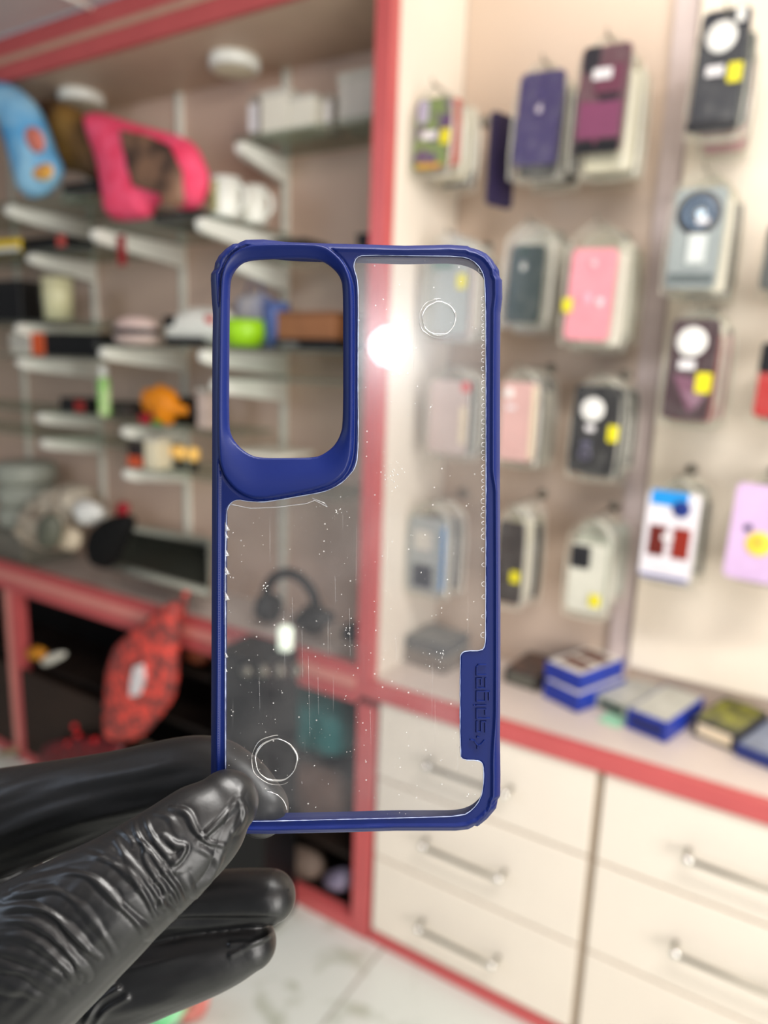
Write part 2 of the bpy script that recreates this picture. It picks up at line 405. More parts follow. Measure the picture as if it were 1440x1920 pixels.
bbox('carton', 'lower white carton right of the taller one on the top shelf', 'box', 541, 588, 178, 1.927, .11, .08, m_cart, parts=lid(m_flap, .010))
bbox('carton', 'small grey white carton standing between the white cartons on the top shelf', 'box', 604, 622, 176, 1.927, .15, .05, mat('grey_carton', (176,168,158), .5), parts=front_panel(m_label))
bbox('carton', 'large square pale grey carton beside the red post on the top shelf', 'box', 634, 706, 132, 1.927, .13, .09, mat('pale_carton', (205,200,190), .5), parts=lid(m_flap, .02))
bbox('carton', 'thin grey upright carton at the far left end of the top shelf', 'box', 466, 486, 178, 1.927, .13, .06, mat('dim_carton', (168,158,146), .5), parts=front_panel(m_label))
def mug(label, cx, cy_top, Y, zb, r, h, hand, printc):
    p = atY(cx, cy_top, Y)
    t = thing('mug', label, 'mug', (p[0], Y+.02, zb), 0)
    lathe('cup', [(0, .001), (r*.92, .001), (r, .006), (r, h), (r*.93, h), (r*.93, .01), (0, .009)], m_white, t)
    pts = [(r*.95*hand, 0, h*.82)] + [(hand*(r+.026*math.sin(a)), 0, h*.5+h*.30*math.cos(a)) for a in np.linspace(.15, PI-.15, 9)] + [(r*.95*hand, 0, h*.18)]
    tube('handle', pts, .0055, m_white, t)
    if printc:
        bm = bmesh.new(); n = 14
        A = [[bm.verts.new(((r+.0008)*math.cos(a), (r+.0008)*math.sin(a), z)) for a in np.linspace(math.radians(190), math.radians(285), n)] for z in (h*.12, h*.88)]
        for k in range(n-1): bm.faces.new((A[0][k], A[0][k+1], A[1][k+1], A[1][k]))
        tag(bm_obj('printed_picture', bm, printc, t, True), 'printed green picture')
m_print = mat('green_photo_print', (96,140,36), .4, rgb2=(214,200,160), kind='noise', scale=30)
mug('white mug with green picture print at left on the shelf right of the pink cushion', 412, 330, .02, 1.7288, .037, .092, 1, m_print)
mug('plain white mug with its handle to the right, right of the green printed mug', 466, 347, .10, 1.7288, .033, .088, 1, None)

# cushions
def poly_at(pts, Y, ox, oz): return [(float(atY(x, y, Y)[0])-ox, float(atY(x, y, Y)[2])-oz) for x, y in pts]
def cushion(label, pts, Y, thick, m, zb, extra=None, name='cushion', cat='cushion', wr=.05):
    c = np.mean([atY(x, y, Y) for x, y in pts], 0); zb = min(float(atY(x, y, Y)[2]) for x, y in pts)
    t = thing(name, label, cat, (c[0], Y, zb))
    ol = smooth_poly(poly_at(pts, Y, c[0], zb), 2)
    puff('cover', ol, thick, m, t, wrink=wr)
    if extra: extra(t, c[0], zb)
    return t
m_blue = mat('sky_blue_print_fabric', (70,165,225), .7, rgb2=(165,215,240), scale=9)
def blue_extra(t, ox, oz):
    for pts, m in (([(48,240),(72,238),(86,262),(84,284),(66,288),(50,270)], mat('salmon_print', (226,130,110), .7)), ([(62,318),(84,305),(102,310),(100,334),(80,340),(62,332)], mat('orange_yellow_print', (236,150,90), .7, rgb2=(240,200,70), scale=40))):
        puff('printed_patch', smooth_poly(poly_at(pts, -.055, ox, oz), 1), .012, m, t, loc=(0, -.038, 0))
cushion('sky blue printed cushion at the left edge of the upper shelf', [(-45,150),(0,152),(32,162),(62,190),(78,225),(92,272),(108,305),(106,335),(84,368),(48,374),(38,330),(26,285),(8,230),(-10,205),(-60,220)], -.02, .09, m_blue, 1.82, blue_extra)
m_gold = mat('brown_gold_photo_print', (150,112,50), .6, rgb2=(60,34,24), scale=8)
cushion('brown and gold photo print cushion between the blue and pink cushions', [(70,185),(120,190),(165,215),(192,250),(200,330),(182,345),(150,322),(110,320),(96,280)], .07, .07, m_gold, 1.82)
cushion('dark multicolour printed pillow on edge behind the brown and gold cushion', [(60,178),(100,186),(150,204),(168,222),(160,240),(100,232),(62,208)], .14, .04, mat('dark_multi_print', (60,48,52), .7, rgb2=(150,110,110), scale=25), 1.9)
m_pinkf = mat('hot_pink_plush', (252,92,128), .9, rgb2=(244,66,102), scale=25, bump=.6)
m_photo = mat('dark_photo_print', (38,28,24), .5, rgb2=(150,112,86), scale=11)
def pink_extra(t, ox, oz):
    pr = poly_at([(252,253),(300,262),(345,282),(368,330),(372,392),(330,392),(328,372),(276,356),(262,310)], .0, ox, oz)
    tag(puff('photo_print', pr, .015, m_photo, t, loc=(0, -.045, 0), edge=.01), 'dark photo print of people')
cushion('hot pink plush cushion with a dark photo print leaning on the shelf', [(160,212),(196,212),(250,232),(330,252),(366,268),(388,318),(386,352),(374,392),(336,394),(330,382),(284,385),(280,414),(204,416),(200,370),(188,300),(170,255)], .0, .09, m_pinkf, 1.73, pink_extra, wr=.03)
m_d1 = mat('dark_grey_slab', (26,25,25), .5, spec=.35)
def slab(name, label, cat, x0, x1, ybot, z, Y, d, h, m, parts=None, rz=0.):
    p0, p1 = atY(x0, ybot, Y), atY(x1, ybot, Y); w = p1[0]-p0[0]
    t = thing(name, label, cat, ((p0[0]+p1[0])/2, Y+d/2, z), rz); span('body', -w/2, w/2, -d/2, d/2, 0, h, m, t, .004)
    if parts: parts(t, w, h, d)
    return t
GT = .0088
slab('photo_frame', 'flat black frame lying on the shelf under the pink cushion', 'frame', 286, 372, 412, 1.72+GT, .03, .12, .03, m_d1, front_panel(m_black, (.1,.9), (.2,.8), 'rim'))
slab('box', 'small white box right of the blue cushion on the upper left shelf', 'box', 112, 158, 350, 1.812+GT, .05, .06, .045, m_cart, front_panel(m_flap))
slab('box', 'flat dark box lying right of the blue cushion on the upper left shelf', 'box', 118, 190, 375, 1.812+GT, -.022, .06, .020, m_d1, lid(m_black, .006))
slab('box', 'yellow and white box at the left edge of the second shelf', 'box', -70, 34, 445, 1.688+GT, .04, .1, .038, mat('bright_yellow_card', (232,196,20), .5), front_panel(m_white, (0,1), (0,.35)))
slab('box', 'long black box with a red end on the second left shelf', 'box', 36, 122, 455, 1.688+GT, .05, .1, .036, m_black, front_panel(mat('coral_red', (200,80,72), .5), (.84,1), (.1,1)))
slab('box', 'flat dark box at the left end of the shelf below the mugs', 'box', 505, 572, 448, 1.642+GT, .08, .1, .032, m_d1, front_panel(mat('amber_strip', (214,160,20), .5), (.3,1), (.0,.3)))
slab('box', 'small black box near the red post on the shelf below the mugs', 'box', 668, 704, 452, 1.642+GT, .08, .1, .03, m_black, lid(m_d1, .008))
# hanging red tag
p = atY(222, 458, .0); t = thing('hanging_tag', 'narrow dark red tag hanging below the pink cushion shelf', 'tag', (p[0], .01, 1.7195))
tube('string', [(0, 0, 0), (0, 0, -.012)], .001, m_white, t); prism('tag_card', [(-.014, -.012), (.014, -.012), (.013, -.088), (-.013, -.088)], -.002, .002, mat('dark_red_card', (150,20,30), .5), t)
# candle jar
p = atY(88, 600, .02); t = thing('candle_jar', 'cream candle in a tall glass jar on the left shelf', 'candle', (p[0], .06, 1.482+GT))
lathe('wax', [(0, .004), (.040, .004), (.044, .125), (0, .127)], mat('cream_wax', (232,228,186), .5), t)
lathe('glass_jar', [(0, .001), (.048, .001), (.053, .14), (.051, .14), (.046, .0035), (0, .003)], m_pouch, t)
slab('bag', 'dark bag slumped at the left edge beside the candle jar', 'bag', -60, 40, 600, 1.482+GT, .03, .12, .12, m_black, lid(m_d1, .02, 'flap'))
# white rounded appliance etc.
def blob(name, label, cat, cx, cyb, z, Y, sx, sy2, sz, m, extra=None):
    p = atY(cx, cyb, Y); t = thing(name, label, cat, (p[0], Y+sy2, z))
    lathe('body', [(0, 0), (.8, 0), (1, .25), (.98, .6), (.75, .9), (.3, 1.0), (0, 1.0)], m, t, n=24); t.children[0].scale = (sx, sy2, sz)
    if extra: extra(t)
    return t
def strp(m, z=.4, name='band'):
    def f(t):
        s = t.children[0].scale; o = lathe(name, [(1.003, z-.12), (1.012, z), (1.003, z+.12)], m, t, n=24); o.scale = s
    return f
blob('cloth_bundle', 'white and pink rolled bundle on the shelf left of the white appliance', 'bundle', 228, 646, 1.428, -.01, .075, .05, .075, mat('white_pink_cloth', (224,214,206), .8, rgb2=(214,170,160), scale=20), strp(m_d1, .45))
p = atY(340, 648, .0); t = thing('hand_steamer', 'white plastic appliance with dark and red details on the middle shelf', 'appliance', (p[0], .07, 1.428))
puff('body', [(-.11, .0), (.11, .0), (.115, .055), (.09, .095), (-.02, .10), (-.08, .085), (-.11, .05)], .09, m_white, t)
span('base', -.085, .05, -.05, .04, .0, .022, m_d1, t); tag(span('red_button', .06, .085, -.047, -.035, .055, .075, mat('red_button', (200,50,40), .4), t), 'red button')
prism('display', [(-.09, .05), (-.05, .05), (-.05, .075), (-.085, .075)], -.05, -.03, m_black, t)
def cup(name, label, cat, cx, cyb, z, Y, r, h, m):
    p = atY(cx, cyb, Y); t = thing(name, label, cat, (p[0], Y+r, z))
    lathe('bowl', [(0, .001), (r*.7, .001), (r*.96, h*.5), (r, h), (r*.94, h), (r*.88, h*.5), (0, .006)], m, t); lathe('rim', [(r*.93, h), (r*.97, h+.003), (r*1.02, h)], m, t); return t
m_lime = mat('lime_plastic', (150,205,20), .4)
cup('cup', 'lime green cup seen left of and through the camera opening', 'cup', 428, 652, 1.428, -.03, .055, .062, m_lime)
cup('cup', 'blue patterned pot inside the camera opening', 'cup', 500, 655, 1.428, .03, .034, .105, mat('blue_weave', (46,66,120), .6, rgb2=(90,110,160), scale=60))
p = atY(468, 600, .17); t = thing('bag', 'white and blue bag behind the lime green cup', 'bag', (p[0], .19, 1.428))
puff('pouch_body', [(-.07, 0), (.07, 0), (.06, .13), (.02, .15), (-.06, .14)], .07, mat('white_blue_bag', (206,200,196), .6, rgb2=(46,80,150), scale=9), t); tube('carry_loop', [(-.03, 0, .14), (-.02, 0, .17), (.02, 0, .17), (.03, 0, .14)], .003, mat('blue_cord', (30,60,130), .6), t)
slab('cardboard_box', 'brown cardboard box inside the camera opening beside the blue pot', 'box', 518, 625, 672, 1.428+.022, .04, .16, .062, mat('brown_cardboard', (140,92,58), .7), lid(mat('brown_flap', (118,76,46), .7), .01))
slab('tray', 'flat black tray underneath the brown cardboard box', 'tray', 512, 634, 690, 1.428, .03, .17, .02, m_black, front_panel(m_steel, (.1,.4), (.2,.8), 'rim'))
slab('box', 'black box with an orange end on the left shelf', 'box', 84, 182, 662, 1.381+GT, .02, .10, .066, m_black, front_panel(mat('orange_red_label', (220,90,40), .5), (-.26,.0), (0,1), 'orange_end'))
slab('box', 'white box left of the orange ended black box', 'box', 20, 58, 660, 1.381+GT, .02, .10, .066, m_cart, front_panel(m_flap))
# green tube, red and dark items
p = atY(173, 778, .03); t = thing('spray_tube', 'green and white tube standing on the left shelf', 'bottle', (p[0]+.005, .07, 1.212+GT))
lathe('bottle_body', [(0, 0), (.017, 0), (.018, .01), (.018, .10), (.013, .115), (0, .116)], mat('pale_green_label', (130,190,90), .4, rgb2=(210,225,170), scale=16), t); lathe('cap', [(.013, .112), (.013, .145), (.010, .150), (0, .150)], m_white, t)
slab('box', 'flat dark box with a red corner left of the green tube', 'box', 112, 158, 772, 1.212+GT, .06, .09, .045, m_d1, front_panel(mat('deep_red', (150,30,24), .5), (.65,1), (.1,.9)))
slab('box', 'dark grey box right of the green tube', 'box', 186, 236, 775, 1.212+GT, .08, .09, .04, mat('dusky_box', (56,48,44), .6), lid(m_d1, .008))
# orange toy
p = atY(290, 780, .06); t = thing('toy_blaster', 'orange plastic toy blaster lying on the shelf', 'toy', (p[0], .10, 1.200+GT))
mo = mat('orange_plastic', (238,142,16), .35)
puff('body', [(-.085, .05), (-.07, .095), (-.02, .115), (.03, .10), (.055, .065), (.10, .055), (.105, .035), (.04, .030), (.02, .0), (-.03, .0), (-.04, .03), (-.06, .035)], .055, mo, t)
tube('trigger_ring', [(-.06+.026*math.cos(a), -.006, .065+.03*math.sin(a)) for a in np.linspace(0, 2*PI, 17)], .006, mo, t)
lathe('muzzle', [(0, 0), (.016, 0), (.018, .018), (0, .02)], m_black, t, loc=(.105, 0, .045), rot=(0, PI/2, 0))
tag(span('red_base', -.09, -.045, -.02, .02, 0, .026, mat('toy_red', (170,24,40), .4), t), 'red base block'); tag(span('green_base', -.035, -.005, -.022, .0, 0, .016, mat('toy_green', (60,150,30), .4), t), 'green base block')
slab('box', 'black box behind and right of the orange toy', 'box', 305, 362, 785, 1.200+GT, .14, .09, .075, m_black, lid(m_d1, .01))
slab('carton', 'tall pale pink carton on the shelf right of the orange toy', 'carton', 368, 388, 785, 1.200+GT, .10, .06, .11, mat('pale_pink_card', (206,184,172), .6), lid(m_flap, .01))
# gold lamps group
for k, px_ in enumerate((302, 324, 348)):
    p = atY(px_, 868, .08); t = thing('decorative_lamp', 'small gold topped lamp on the lowest middle shelf, %s of three' % ('leftmost', 'middle one', 'rightmost')[k], 'lamp', (p[0], .11, 1.077+GT))
    lathe('base', [(0, 0), (.015, 0), (.012, .02), (.006, .028)], m_black, t, 16); lathe('globe', [(.006, .028), (.017, .038), (.017, .058), (.008, .068), (0, .07)], mat('gold_glow', (236,186,96), .25, metal=.2, emit=.35), t, 16)
slab('box', 'orange red box on the lowest middle shelf', 'box', 240, 267, 872, 1.077+GT, .05, .07, .07, mat('black_orange_box', (40,30,28), .5), front_panel(mat('orange_label', (206,84,44), .5), (0,1), (0,.45)))
slab('carton', 'upright cream carton left of the gold topped lamps', 'box', 270, 293, 872, 1.077+GT, .05, .06, .09, mat('cream_carton', (222,212,182), .5), lid(m_flap, .01))
slab('notebook_stack', 'stack of pale printed cards seen through the camera opening', 'stack', 432, 520, 842, 1.077+GT, .06, .15, .08, mat('layered_paper', (200,186,168), .6, rgb2=(170,150,132), scale=22), lid(m_cart, .01, 'top_card'))
# extend a shelf below that stack
shelf(-1.278, -.95, 1.077, .04, 'under the stack of printed cards in the camera opening')
# storage rolls and things on the left counter
for k, (py, rr_) in enumerate(((905, .10), (868, .098), (836, .10))):
    zz = CZ+.001+k*.075 + .12
    tag(lathe('cable_roll', [(0, 0), (rr_*.9, 0), (rr_, .012), (rr_, .056), (rr_*.9, .070), (rr_*.4, .072), (0, .072)], mat('grey_green_film', (156,160,148), .5, var=.1, scale=30), None, 28, (float(atY(40, 900, .12)[0]), .14, zz)), 'grey green round roll, %s in the pile at the left edge' % ('lowest', 'second from bottom', 'topmost')[k], 'roll')
p = atY(20, 950, .1); t = thing('box', 'grey carton under the pile of rolls at the left edge', 'box', (float(atY(40, 900, .12)[0]), .14, CZ+.0005)); span('body', -.11, .11, -.1, .1, 0, .12, mat('dim_grey_carton', (120,118,106), .6), t); span('lid', -.112, .112, -.102, .102, .1, .1195, mat('dim_grey_lid', (104,102,92), .6), t)
def puff_px(name, label, cat, pts, Y, thick, m, wr=.1, part='body', extra=None):
    c = np.mean([atY(x, y, Y) for x, y in pts], 0); zb = min(float(atY(x, y, Y)[2]) for x, y in pts)
    t = thing(name, label, cat, (c[0], Y, zb)); puff(part, smooth_poly(poly_at(pts, Y, c[0], zb), 2), thick, m, t, wrink=wr)
    if extra: extra(t, c[0], zb)
    return t
puff_px('plastic_bag', 'crumpled white and pink plastic bag piled on the left counter', 'bag', [(60,945),(95,915),(130,905),(165,915),(185,945),(180,975),(150,985),(140,1025),(110,1035),(60,1020),(45,985)], .06, .14, mat('white_bag_film', (206,196,176), .5, rgb2=(140,124,106), scale=14), .25)
puff_px('plastic_bag', 'small bright white bag on the left counter beside the black bag', 'bag', [(140,940),(165,935),(195,955),(185,985),(150,985)], .0, .06, mat('bright_bag_film', (226,226,220), .4), .2)
puff_px('canister', 'dull green tin on the counter among the white bags', 'tin', [(75,965),(110,960),(112,1030),(72,1030)], -.06, .05, mat('dull_green_tin', (92,94,80), .5), .0)
puff_px('paper_stack', 'cream folded papers on the counter left of the black bag', 'papers', [(108,985),(150,990),(152,1035),(112,1030)], -.01, .05, mat('cream_paper', (205,190,165), .7), .1)
puff_px('bag', 'black bag on the counter between white bags and grey tray', 'bag', [(165,1005),(195,970),(250,962),(250,985),(228,1040),(205,1070),(175,1060)], -.02, .07, mat('black_cloth_bag', (14,14,14), .8, spec=.2), .1)
puff_px('ornament', 'small red ornament behind the black bag on the counter', 'ornament', [(218,945),(232,938),(242,950),(238,968),(222,970)], .16, .04, mat('ornament_red', (170,28,44), .5), .05)
# grey tray leaning
t = thing('storage_tray', 'grey rimmed plastic tray with a dark inside tipped up on the left counter', 'tray', (0, 0, 0))
q = [atY(203, 1058, .03), atY(392, 1112, .03), atY(396, 1018, .20), atY(238, 988, .20)]
m_tray = mat('grey_tray_plastic', (150,152,140), .4)
bm = bmesh.new(); add_tube(bm, [*q, q[0]], .014, 10); bm_obj('rim', bm, m_tray, t, True)
bm = bmesh.new(); lo = [Vector(v)*1.0 for v in q]; cc = sum(lo, Vector())/4
lo2 = [cc+(v-cc)*.8+Vector((0, .03, -.045)) for v in lo]
A = [bm.verts.new(v) for v in lo]; B = [bm.verts.new(v) for v in lo2]
for k in range(4): bm.faces.new((A[k], A[(k+1) % 4], B[(k+1) % 4], B[k]))
bm.faces.new(B); o = bm_obj('basin', bm, mat('tray_inside', (44,46,40), .5), t); sm = o.modifiers.new('thick', 'SOLIDIFY'); sm.thickness = .004
# things seen through the clear panel on the counter
p = atY(548, 1100, .05); t = thing('headphones', 'black over ear headphones standing on the counter behind the clear panel', 'headphones', (float(atY(545, 1100, .1)[0]), .1, CZ+.002))
tube('headband', [(.085*math.cos(a), 0, .085+.085*math.sin(a)) for a in np.linspace(-.3, PI+.3, 20)], .014, m_black, t)
for s in (-1, 1): lathe('ear_cup', [(0, -.02), (.038, -.02), (.042, 0), (.038, .02), (0, .022)], m_black, t, loc=(s*.075, 0, .06), rot=(0, PI/2, 0))
puff_px('computer_mouse', 'small black computer mouse on the counter beside the red post', 'mouse', [(640,1188),(652,1166),(676,1164),(690,1178),(690,1204),(660,1206)], .04, .07, m_black, 0)
puff_px('bag', 'low black pouch lying on the counter in front of the headphones', 'pouch', [(552,1150),(600,1140),(628,1152),(622,1172),(580,1180),(552,1174)], .03, .06, m_d1, .05)
# black pedestal with knobs and a lit lamp
xl, xr = float(atY(424, 1300, -.12)[0]), float(atY(514, 1600, -.12)[0]); zt = float(atY(480, 1225, -.12)[2])
t = thing('machine_cabinet', 'black pedestal machine with four round silver knobs standing before the open cabinet', 'machine', ((xl+xr)/2, -.1, 0)); w = xr-xl
span('housing', -w/2, w/2, -.06, .07, 0, zt, m_black, t, .006)
for k in range(4):
    a = atY(462+k*31, 1258, -.168); lathe('knob', [(0, 0), (.014, 0), (.014, .012), (.010, .016), (0, .017)], m_steel, t, 20, (float(a[0])-(xl+xr)/2, -.06, float(a[2])), (PI/2, 0, 0))
pl = atY(535, 1222, -.1); t = thing('desk_lamp', 'small lit white lamp standing on the black pedestal machine', 'lamp', (float(pl[0]), -.1, zt+.0005))
lathe('base', [(0, 0), (.022, 0), (.022, .006), (.006, .01), (.006, .02)], m_black, t, 20)
lathe('lamp_shade', [(.006, .02), (.017, .022), (.017, .070), (.012, .076), (0, .077)], mat('lit_white_shade', (235,245,225), .4, emit=1.1), t, 20)
# inside the open cabinet
m_teal = mat('teal_fabric', (16,96,96), .8, var=.15)
puff_px('folded_cloth', 'dark teal cloth folded on the cabinet shelf behind the clear panel', 'cloth', [(530,1290),(590,1290),(664,1325),(664,1424),(600,1405),(540,1385),(526,1320)], .08, .12, m_teal, .1)
puff_px('bag', 'brown fabric bag in the cabinet below the teal cloth', 'bag', [(530,1420),(600,1430),(664,1470),(664,1540),(540,1520)], .08, .1, mat('brown_fabric', (92,66,54), .8, var=.15), .1)
puff_px('bag', 'lavender grey bag at the bottom of the cabinet beside the red post', 'bag', [(606,1640),(640,1625),(660,1640),(660,1672),(628,1660),(606,1650)], .035, .06, mat('lavender_film', (128,120,142), .5), .1)
puff_px('bag', 'dusty brown parcel at the bottom of the cabinet below the phone case', 'parcel', [(524,1580),(580,1590),(606,1620),(604,1648),(560,1640),(524,1628)], .04, .08, mat('dusty_brown', (100,84,74), .7), .1)
puff_px('box', 'lilac package in the cabinet right of the red patterned pouch', 'package', [(345,1174),(392,1188),(392,1216),(345,1206)], .02, .05, mat('lilac_film', (176,158,180), .5), .05)
puff_px('box', 'orange brown package under the lilac package', 'package', [(348,1204),(390,1214),(390,1248),(350,1240)], .03, .04, mat('orange_brown_film', (160,84,54), .5), .05)
puff_px('tape_roll', 'orange yellow object lying on the cabinet shelf at left', 'object', [(50,1215),(75,1210),(88,1225),(82,1240),(55,1236)], .0, .04, mat('amber_plastic', (200,130,14), .5), 0)
puff_px('paper_roll', 'white paper scrap beside the orange yellow object', 'paper', [(82,1230),(118,1220),(128,1228),(90,1250),(74,1246)], -.01, .02, m_cart, 0)
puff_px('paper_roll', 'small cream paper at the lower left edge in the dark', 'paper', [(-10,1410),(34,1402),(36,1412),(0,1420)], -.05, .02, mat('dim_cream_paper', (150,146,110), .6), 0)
# red patterned pouch hanging off the counter edge
m_redp = mat('red_black_floral', (226,78,66), .6, rgb2=(128,62,58), kind='voronoi', scale=58)
def strap(t, ox, oz):
    a = poly_at([(338,1165), (346,1118), (352,1108)], -.06, ox, oz); tube('hanging_strap', [(x, 0, z) for x, z in a], [.012, .010, .006], m_redp, t)
    prism('silver_badge', poly_at([(278,1240),(290,1236),(294,1262),(284,1292),(270,1294),(272,1266)], -.06, ox, oz), -.05, -.03, m_label, t)
puff_px('patterned_pouch', 'red and black patterned pouch hanging below the red counter edge', 'pouch', [(205,1225),(240,1190),(270,1165),(300,1140),(338,1120),(342,1160),(332,1230),(332,1302),(300,1345),(262,1388),(196,1392),(198,1330)], -.06, .07, m_redp, .06, 'pouch_body', strap)
for k, (bx_, by_) in enumerate(((140,1362),(146,1378),(128,1394),(178,1388),(165,1398),(110,1402))):
    bm = bmesh.new(); bmesh.ops.create_icosphere(bm, subdivisions=2, radius=.010); a = atY(bx_, by_, -.06)
    tag(bm_obj('red_bead', bm, mat('glossy_red_bead', (200,20,30), .15), None, True, a), 'glossy red bead in the dark, ' + ('uppermost of the six', 'just under the uppermost one', 'second from the left', 'furthest right', 'lower right between two others', 'furthest left')[k], 'bead', 'red beads in the dark below the pouch')
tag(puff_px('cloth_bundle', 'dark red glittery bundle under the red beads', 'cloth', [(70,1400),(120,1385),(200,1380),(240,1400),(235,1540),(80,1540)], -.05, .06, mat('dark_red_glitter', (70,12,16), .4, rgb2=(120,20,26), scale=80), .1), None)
# bags on the floor
puff_px('plastic_bag', 'bright green plastic bag on the floor at the bottom', 'bag', [(240,1905),(280,1885),(330,1875),(345,1895),(330,1925),(250,1940)], float(atZ(290,1936,.002)[1]), .10, mat('green_bag_film', (60,190,100), .4, rgb2=(190,230,200), scale=20), .2)
puff_px('plastic_bag', 'pink red plastic wrapper beside the green bag on the floor', 'wrapper', [(325,1880),(352,1862),(392,1862),(390,1890),(375,1915),(350,1900)], float(atZ(375,1915,.002)[1]), .06, mat('pink_wrapper', (216,150,140), .4, rgb2=(200,80,76), scale=20), .2)

# ------------------------------------------------------------------ hanging phone case packages
def pouch_outline(w, h):
    """rounded bag with a hump and hang hole on top, hanging from z=0"""
    P = [(-w/2+.006, -h), (w/2-.006, -h), (w/2, -h+.006), (w/2, -.035), (w/2-.012, -.016), (w*.22, -.010), (w*.12, .006), (-w*.12, .006), (-w*.22, -.010), (-w/2+.012, -.016), (-w/2, -.035), (-w/2, -h+.006)]
    return smooth_poly(P, 1)
PM = {}
def pm(c, rough=.35, **k):
    key = 'case_%02x%02x%02x' % tuple(c)
    return mat('case_shell_tone_%d_%d_%d' % tuple(c), c, rough, **k)
def package(loc, rz, w, h, case, label, cw=.078, ch=.160, off=(0, 0), deco=None, shell=None, group=None, hasp=True, thick=.012, tilt=0.):
    t = thing('phone_case_package', label, 'phone case', loc, rz, group); t.rotation_euler = (0, tilt, rz)
    if hasp:
        bm = bmesh.new(); add_prism(bm, [tuple(p) for p in pouch_outline(w, h)], -thick/2, thick/2)
        bmesh.ops.bevel(bm, geom=[e for e in bm.edges if abs(e.verts[0].co.y-e.verts[1].co.y) < 1e-7], offset=.003, segments=2, affect='EDGES')
        po = bm_obj('clear_pouch', bm, m_pouch, t); po.data.materials.append(m_seam)
        for f_ in po.data.polygons:
            if abs(f_.normal.y) < .8: f_.material_index = 1
    cz = -h+.014+ch/2+off[1]; cx = off[0]
    prism('phone_case', [(x+cx, z+cz) for x, z in rrect(cw, ch, .010)], -thick/2+.0015, thick/2-.003, shell or pm(case), t, bev=.0015)
    if deco:
        deco = sorted(deco, key=lambda q: q[0] in ('label', 'sticker'))
        for di, (kind, dx, dz, sx, sz, m) in enumerate(deco):   # fractions of the case, from its top left
            x = cx-cw/2+dx*cw; z = cz+ch/2-dz*ch; yf = -thick/2-.0012-.0004*di
            if kind == 'disc': lathe('plate_or_highlight', [(0, 0), (sx*.92, 0), (sx, -.0006), (sx, -.003)], m, t, 24, (x, yf, z), (PI/2, 0, 0))  # real plates, and also painted highlights on the pink case
            elif kind == 'ring': tube('printed_ring', [(x+sx*math.cos(a), yf+.0005, z+sx*math.sin(a)) for a in np.linspace(0, 2*PI, 21)], sz, m, t, 6, False)
            elif kind == 'sticker': prism('sticker', [(px_+x, pz+z) for px_, pz in rrect(sx, sz, .003)], yf-.0006, yf+.001, m, t)
            elif kind == 'label': prism('price_label', [(px_+x, pz+z) for px_, pz in rrect(sx, sz, .002)], yf-.0006, yf+.001, m, t)
            elif kind == 'cam': prism('camera_cutout', [(px_+x, pz+z) for px_, pz in rrect(sx, sz, .006)], yf+.0004, yf+.003, m, t)
            elif kind == 'panel': prism('printed_panel', [(px_+x, pz+z) for px_, pz in rrect(sx, sz, .001)], yf+.0008, yf+.003, m, t)
            elif kind == 'tri': prism('printed_facet', [(x, z), (x+sx, z-sz*.1), (x+sx*.6, z-sz)], yf+.0008, yf+.003, m, t)
            elif kind == 'mark': 
                prism('logo_mark', [(x+.006*math.cos(a)*(1-.12*math.cos(2*a)), z+.0065*math.sin(a)) for a in np.linspace(0, 2*PI, 17)[:-1]], yf+.0004, yf+.003, m, t)
                prism('logo_leaf', [(x, z+.007), (x+.003, z+.011), (x+.0045, z+.012), (x+.003, z+.008)], yf+.0004, yf+.003, m, t)
    return t
BEHIND = [(40,36,38), (206,196,180), (60,52,80), (150,60,60), (30,44,40), (190,150,150), (70,70,76), (220,214,200)]
NTH = ('first', 'second', 'third', 'fourth', 'fifth', 'sixth')
def stack(px0, px1, ptop, pbot, Yf, n, desc, case, deco, wall, cw=None, ch=None, off=(0, 0), shell=None, tilt=0., rz=.0, hasp=True, gap=.024, spread=.010, wood=BEHIND):
    a = atY(px0, pbot, Yf); b = atY(px1, ptop, Yf); tl = atY(px0, ptop, Yf); br = atY(px1, pbot, Yf)
    w = float(((br[0]-a[0])+(b[0]-tl[0]))/2); h = float(((tl[2]-a[2])+(b[2]-br[2]))/2)
    x = float((a[0]+br[0]+tl[0]+b[0])/4); zt_ = float((tl[2]+b[2])/2)
    package((x, Yf, zt_), rz, w, h, case, desc[0], cw or w*.84, ch or h*.80, off, deco, shell, hasp=hasp, tilt=tilt)
    for k in range(1, n):
        yy = Yf + k*gap
        if yy > wall-.012: break
        c = wood[random.randrange(len(wood))]
        package((x+random.uniform(-.5, 1.2)*spread, yy, zt_+random.uniform(-1, .2)*spread*1.2), rz+random.uniform(-.05, .05), w*random.uniform(.9, 1.0), h*random.uniform(.9, 1.02), c,
                'clear bagged phone case, %s behind %s' % (NTH[k-1], desc[1]), w*.8, h*.76, deco=[('label', .5, .5, .03, .014, m_label)])
    # hook
    t = thing('display_hook', 'metal display hook holding '+desc[1], 'hook', (x, wall, zt_+.004))
    tube('rod', [(0, -.002, 0), (0, -(wall-Yf)-.012, 0), (0, -(wall-Yf)-.020, .008)], .0022, m_steel, t, 8)
    lathe('hook_plate', [(0, 0), (.012, 0), (.012, .003), (0, .003)], m_steel, t, 16, (0, -.001, 0), (PI/2, 0, 0))
wt = mat('white_disc_plastic', (228,226,220), .4); bk = pm((20,20,24))
m_multi = mat('purple_green_print', (92,62,110), .5, rgb2=(120,140,80), kind='voronoi', scale=42)
m_maroon = mat('maroon_print', (110,60,78), .35, var=.1); m_cream2 = mat('cream_print', (222,206,176), .5)
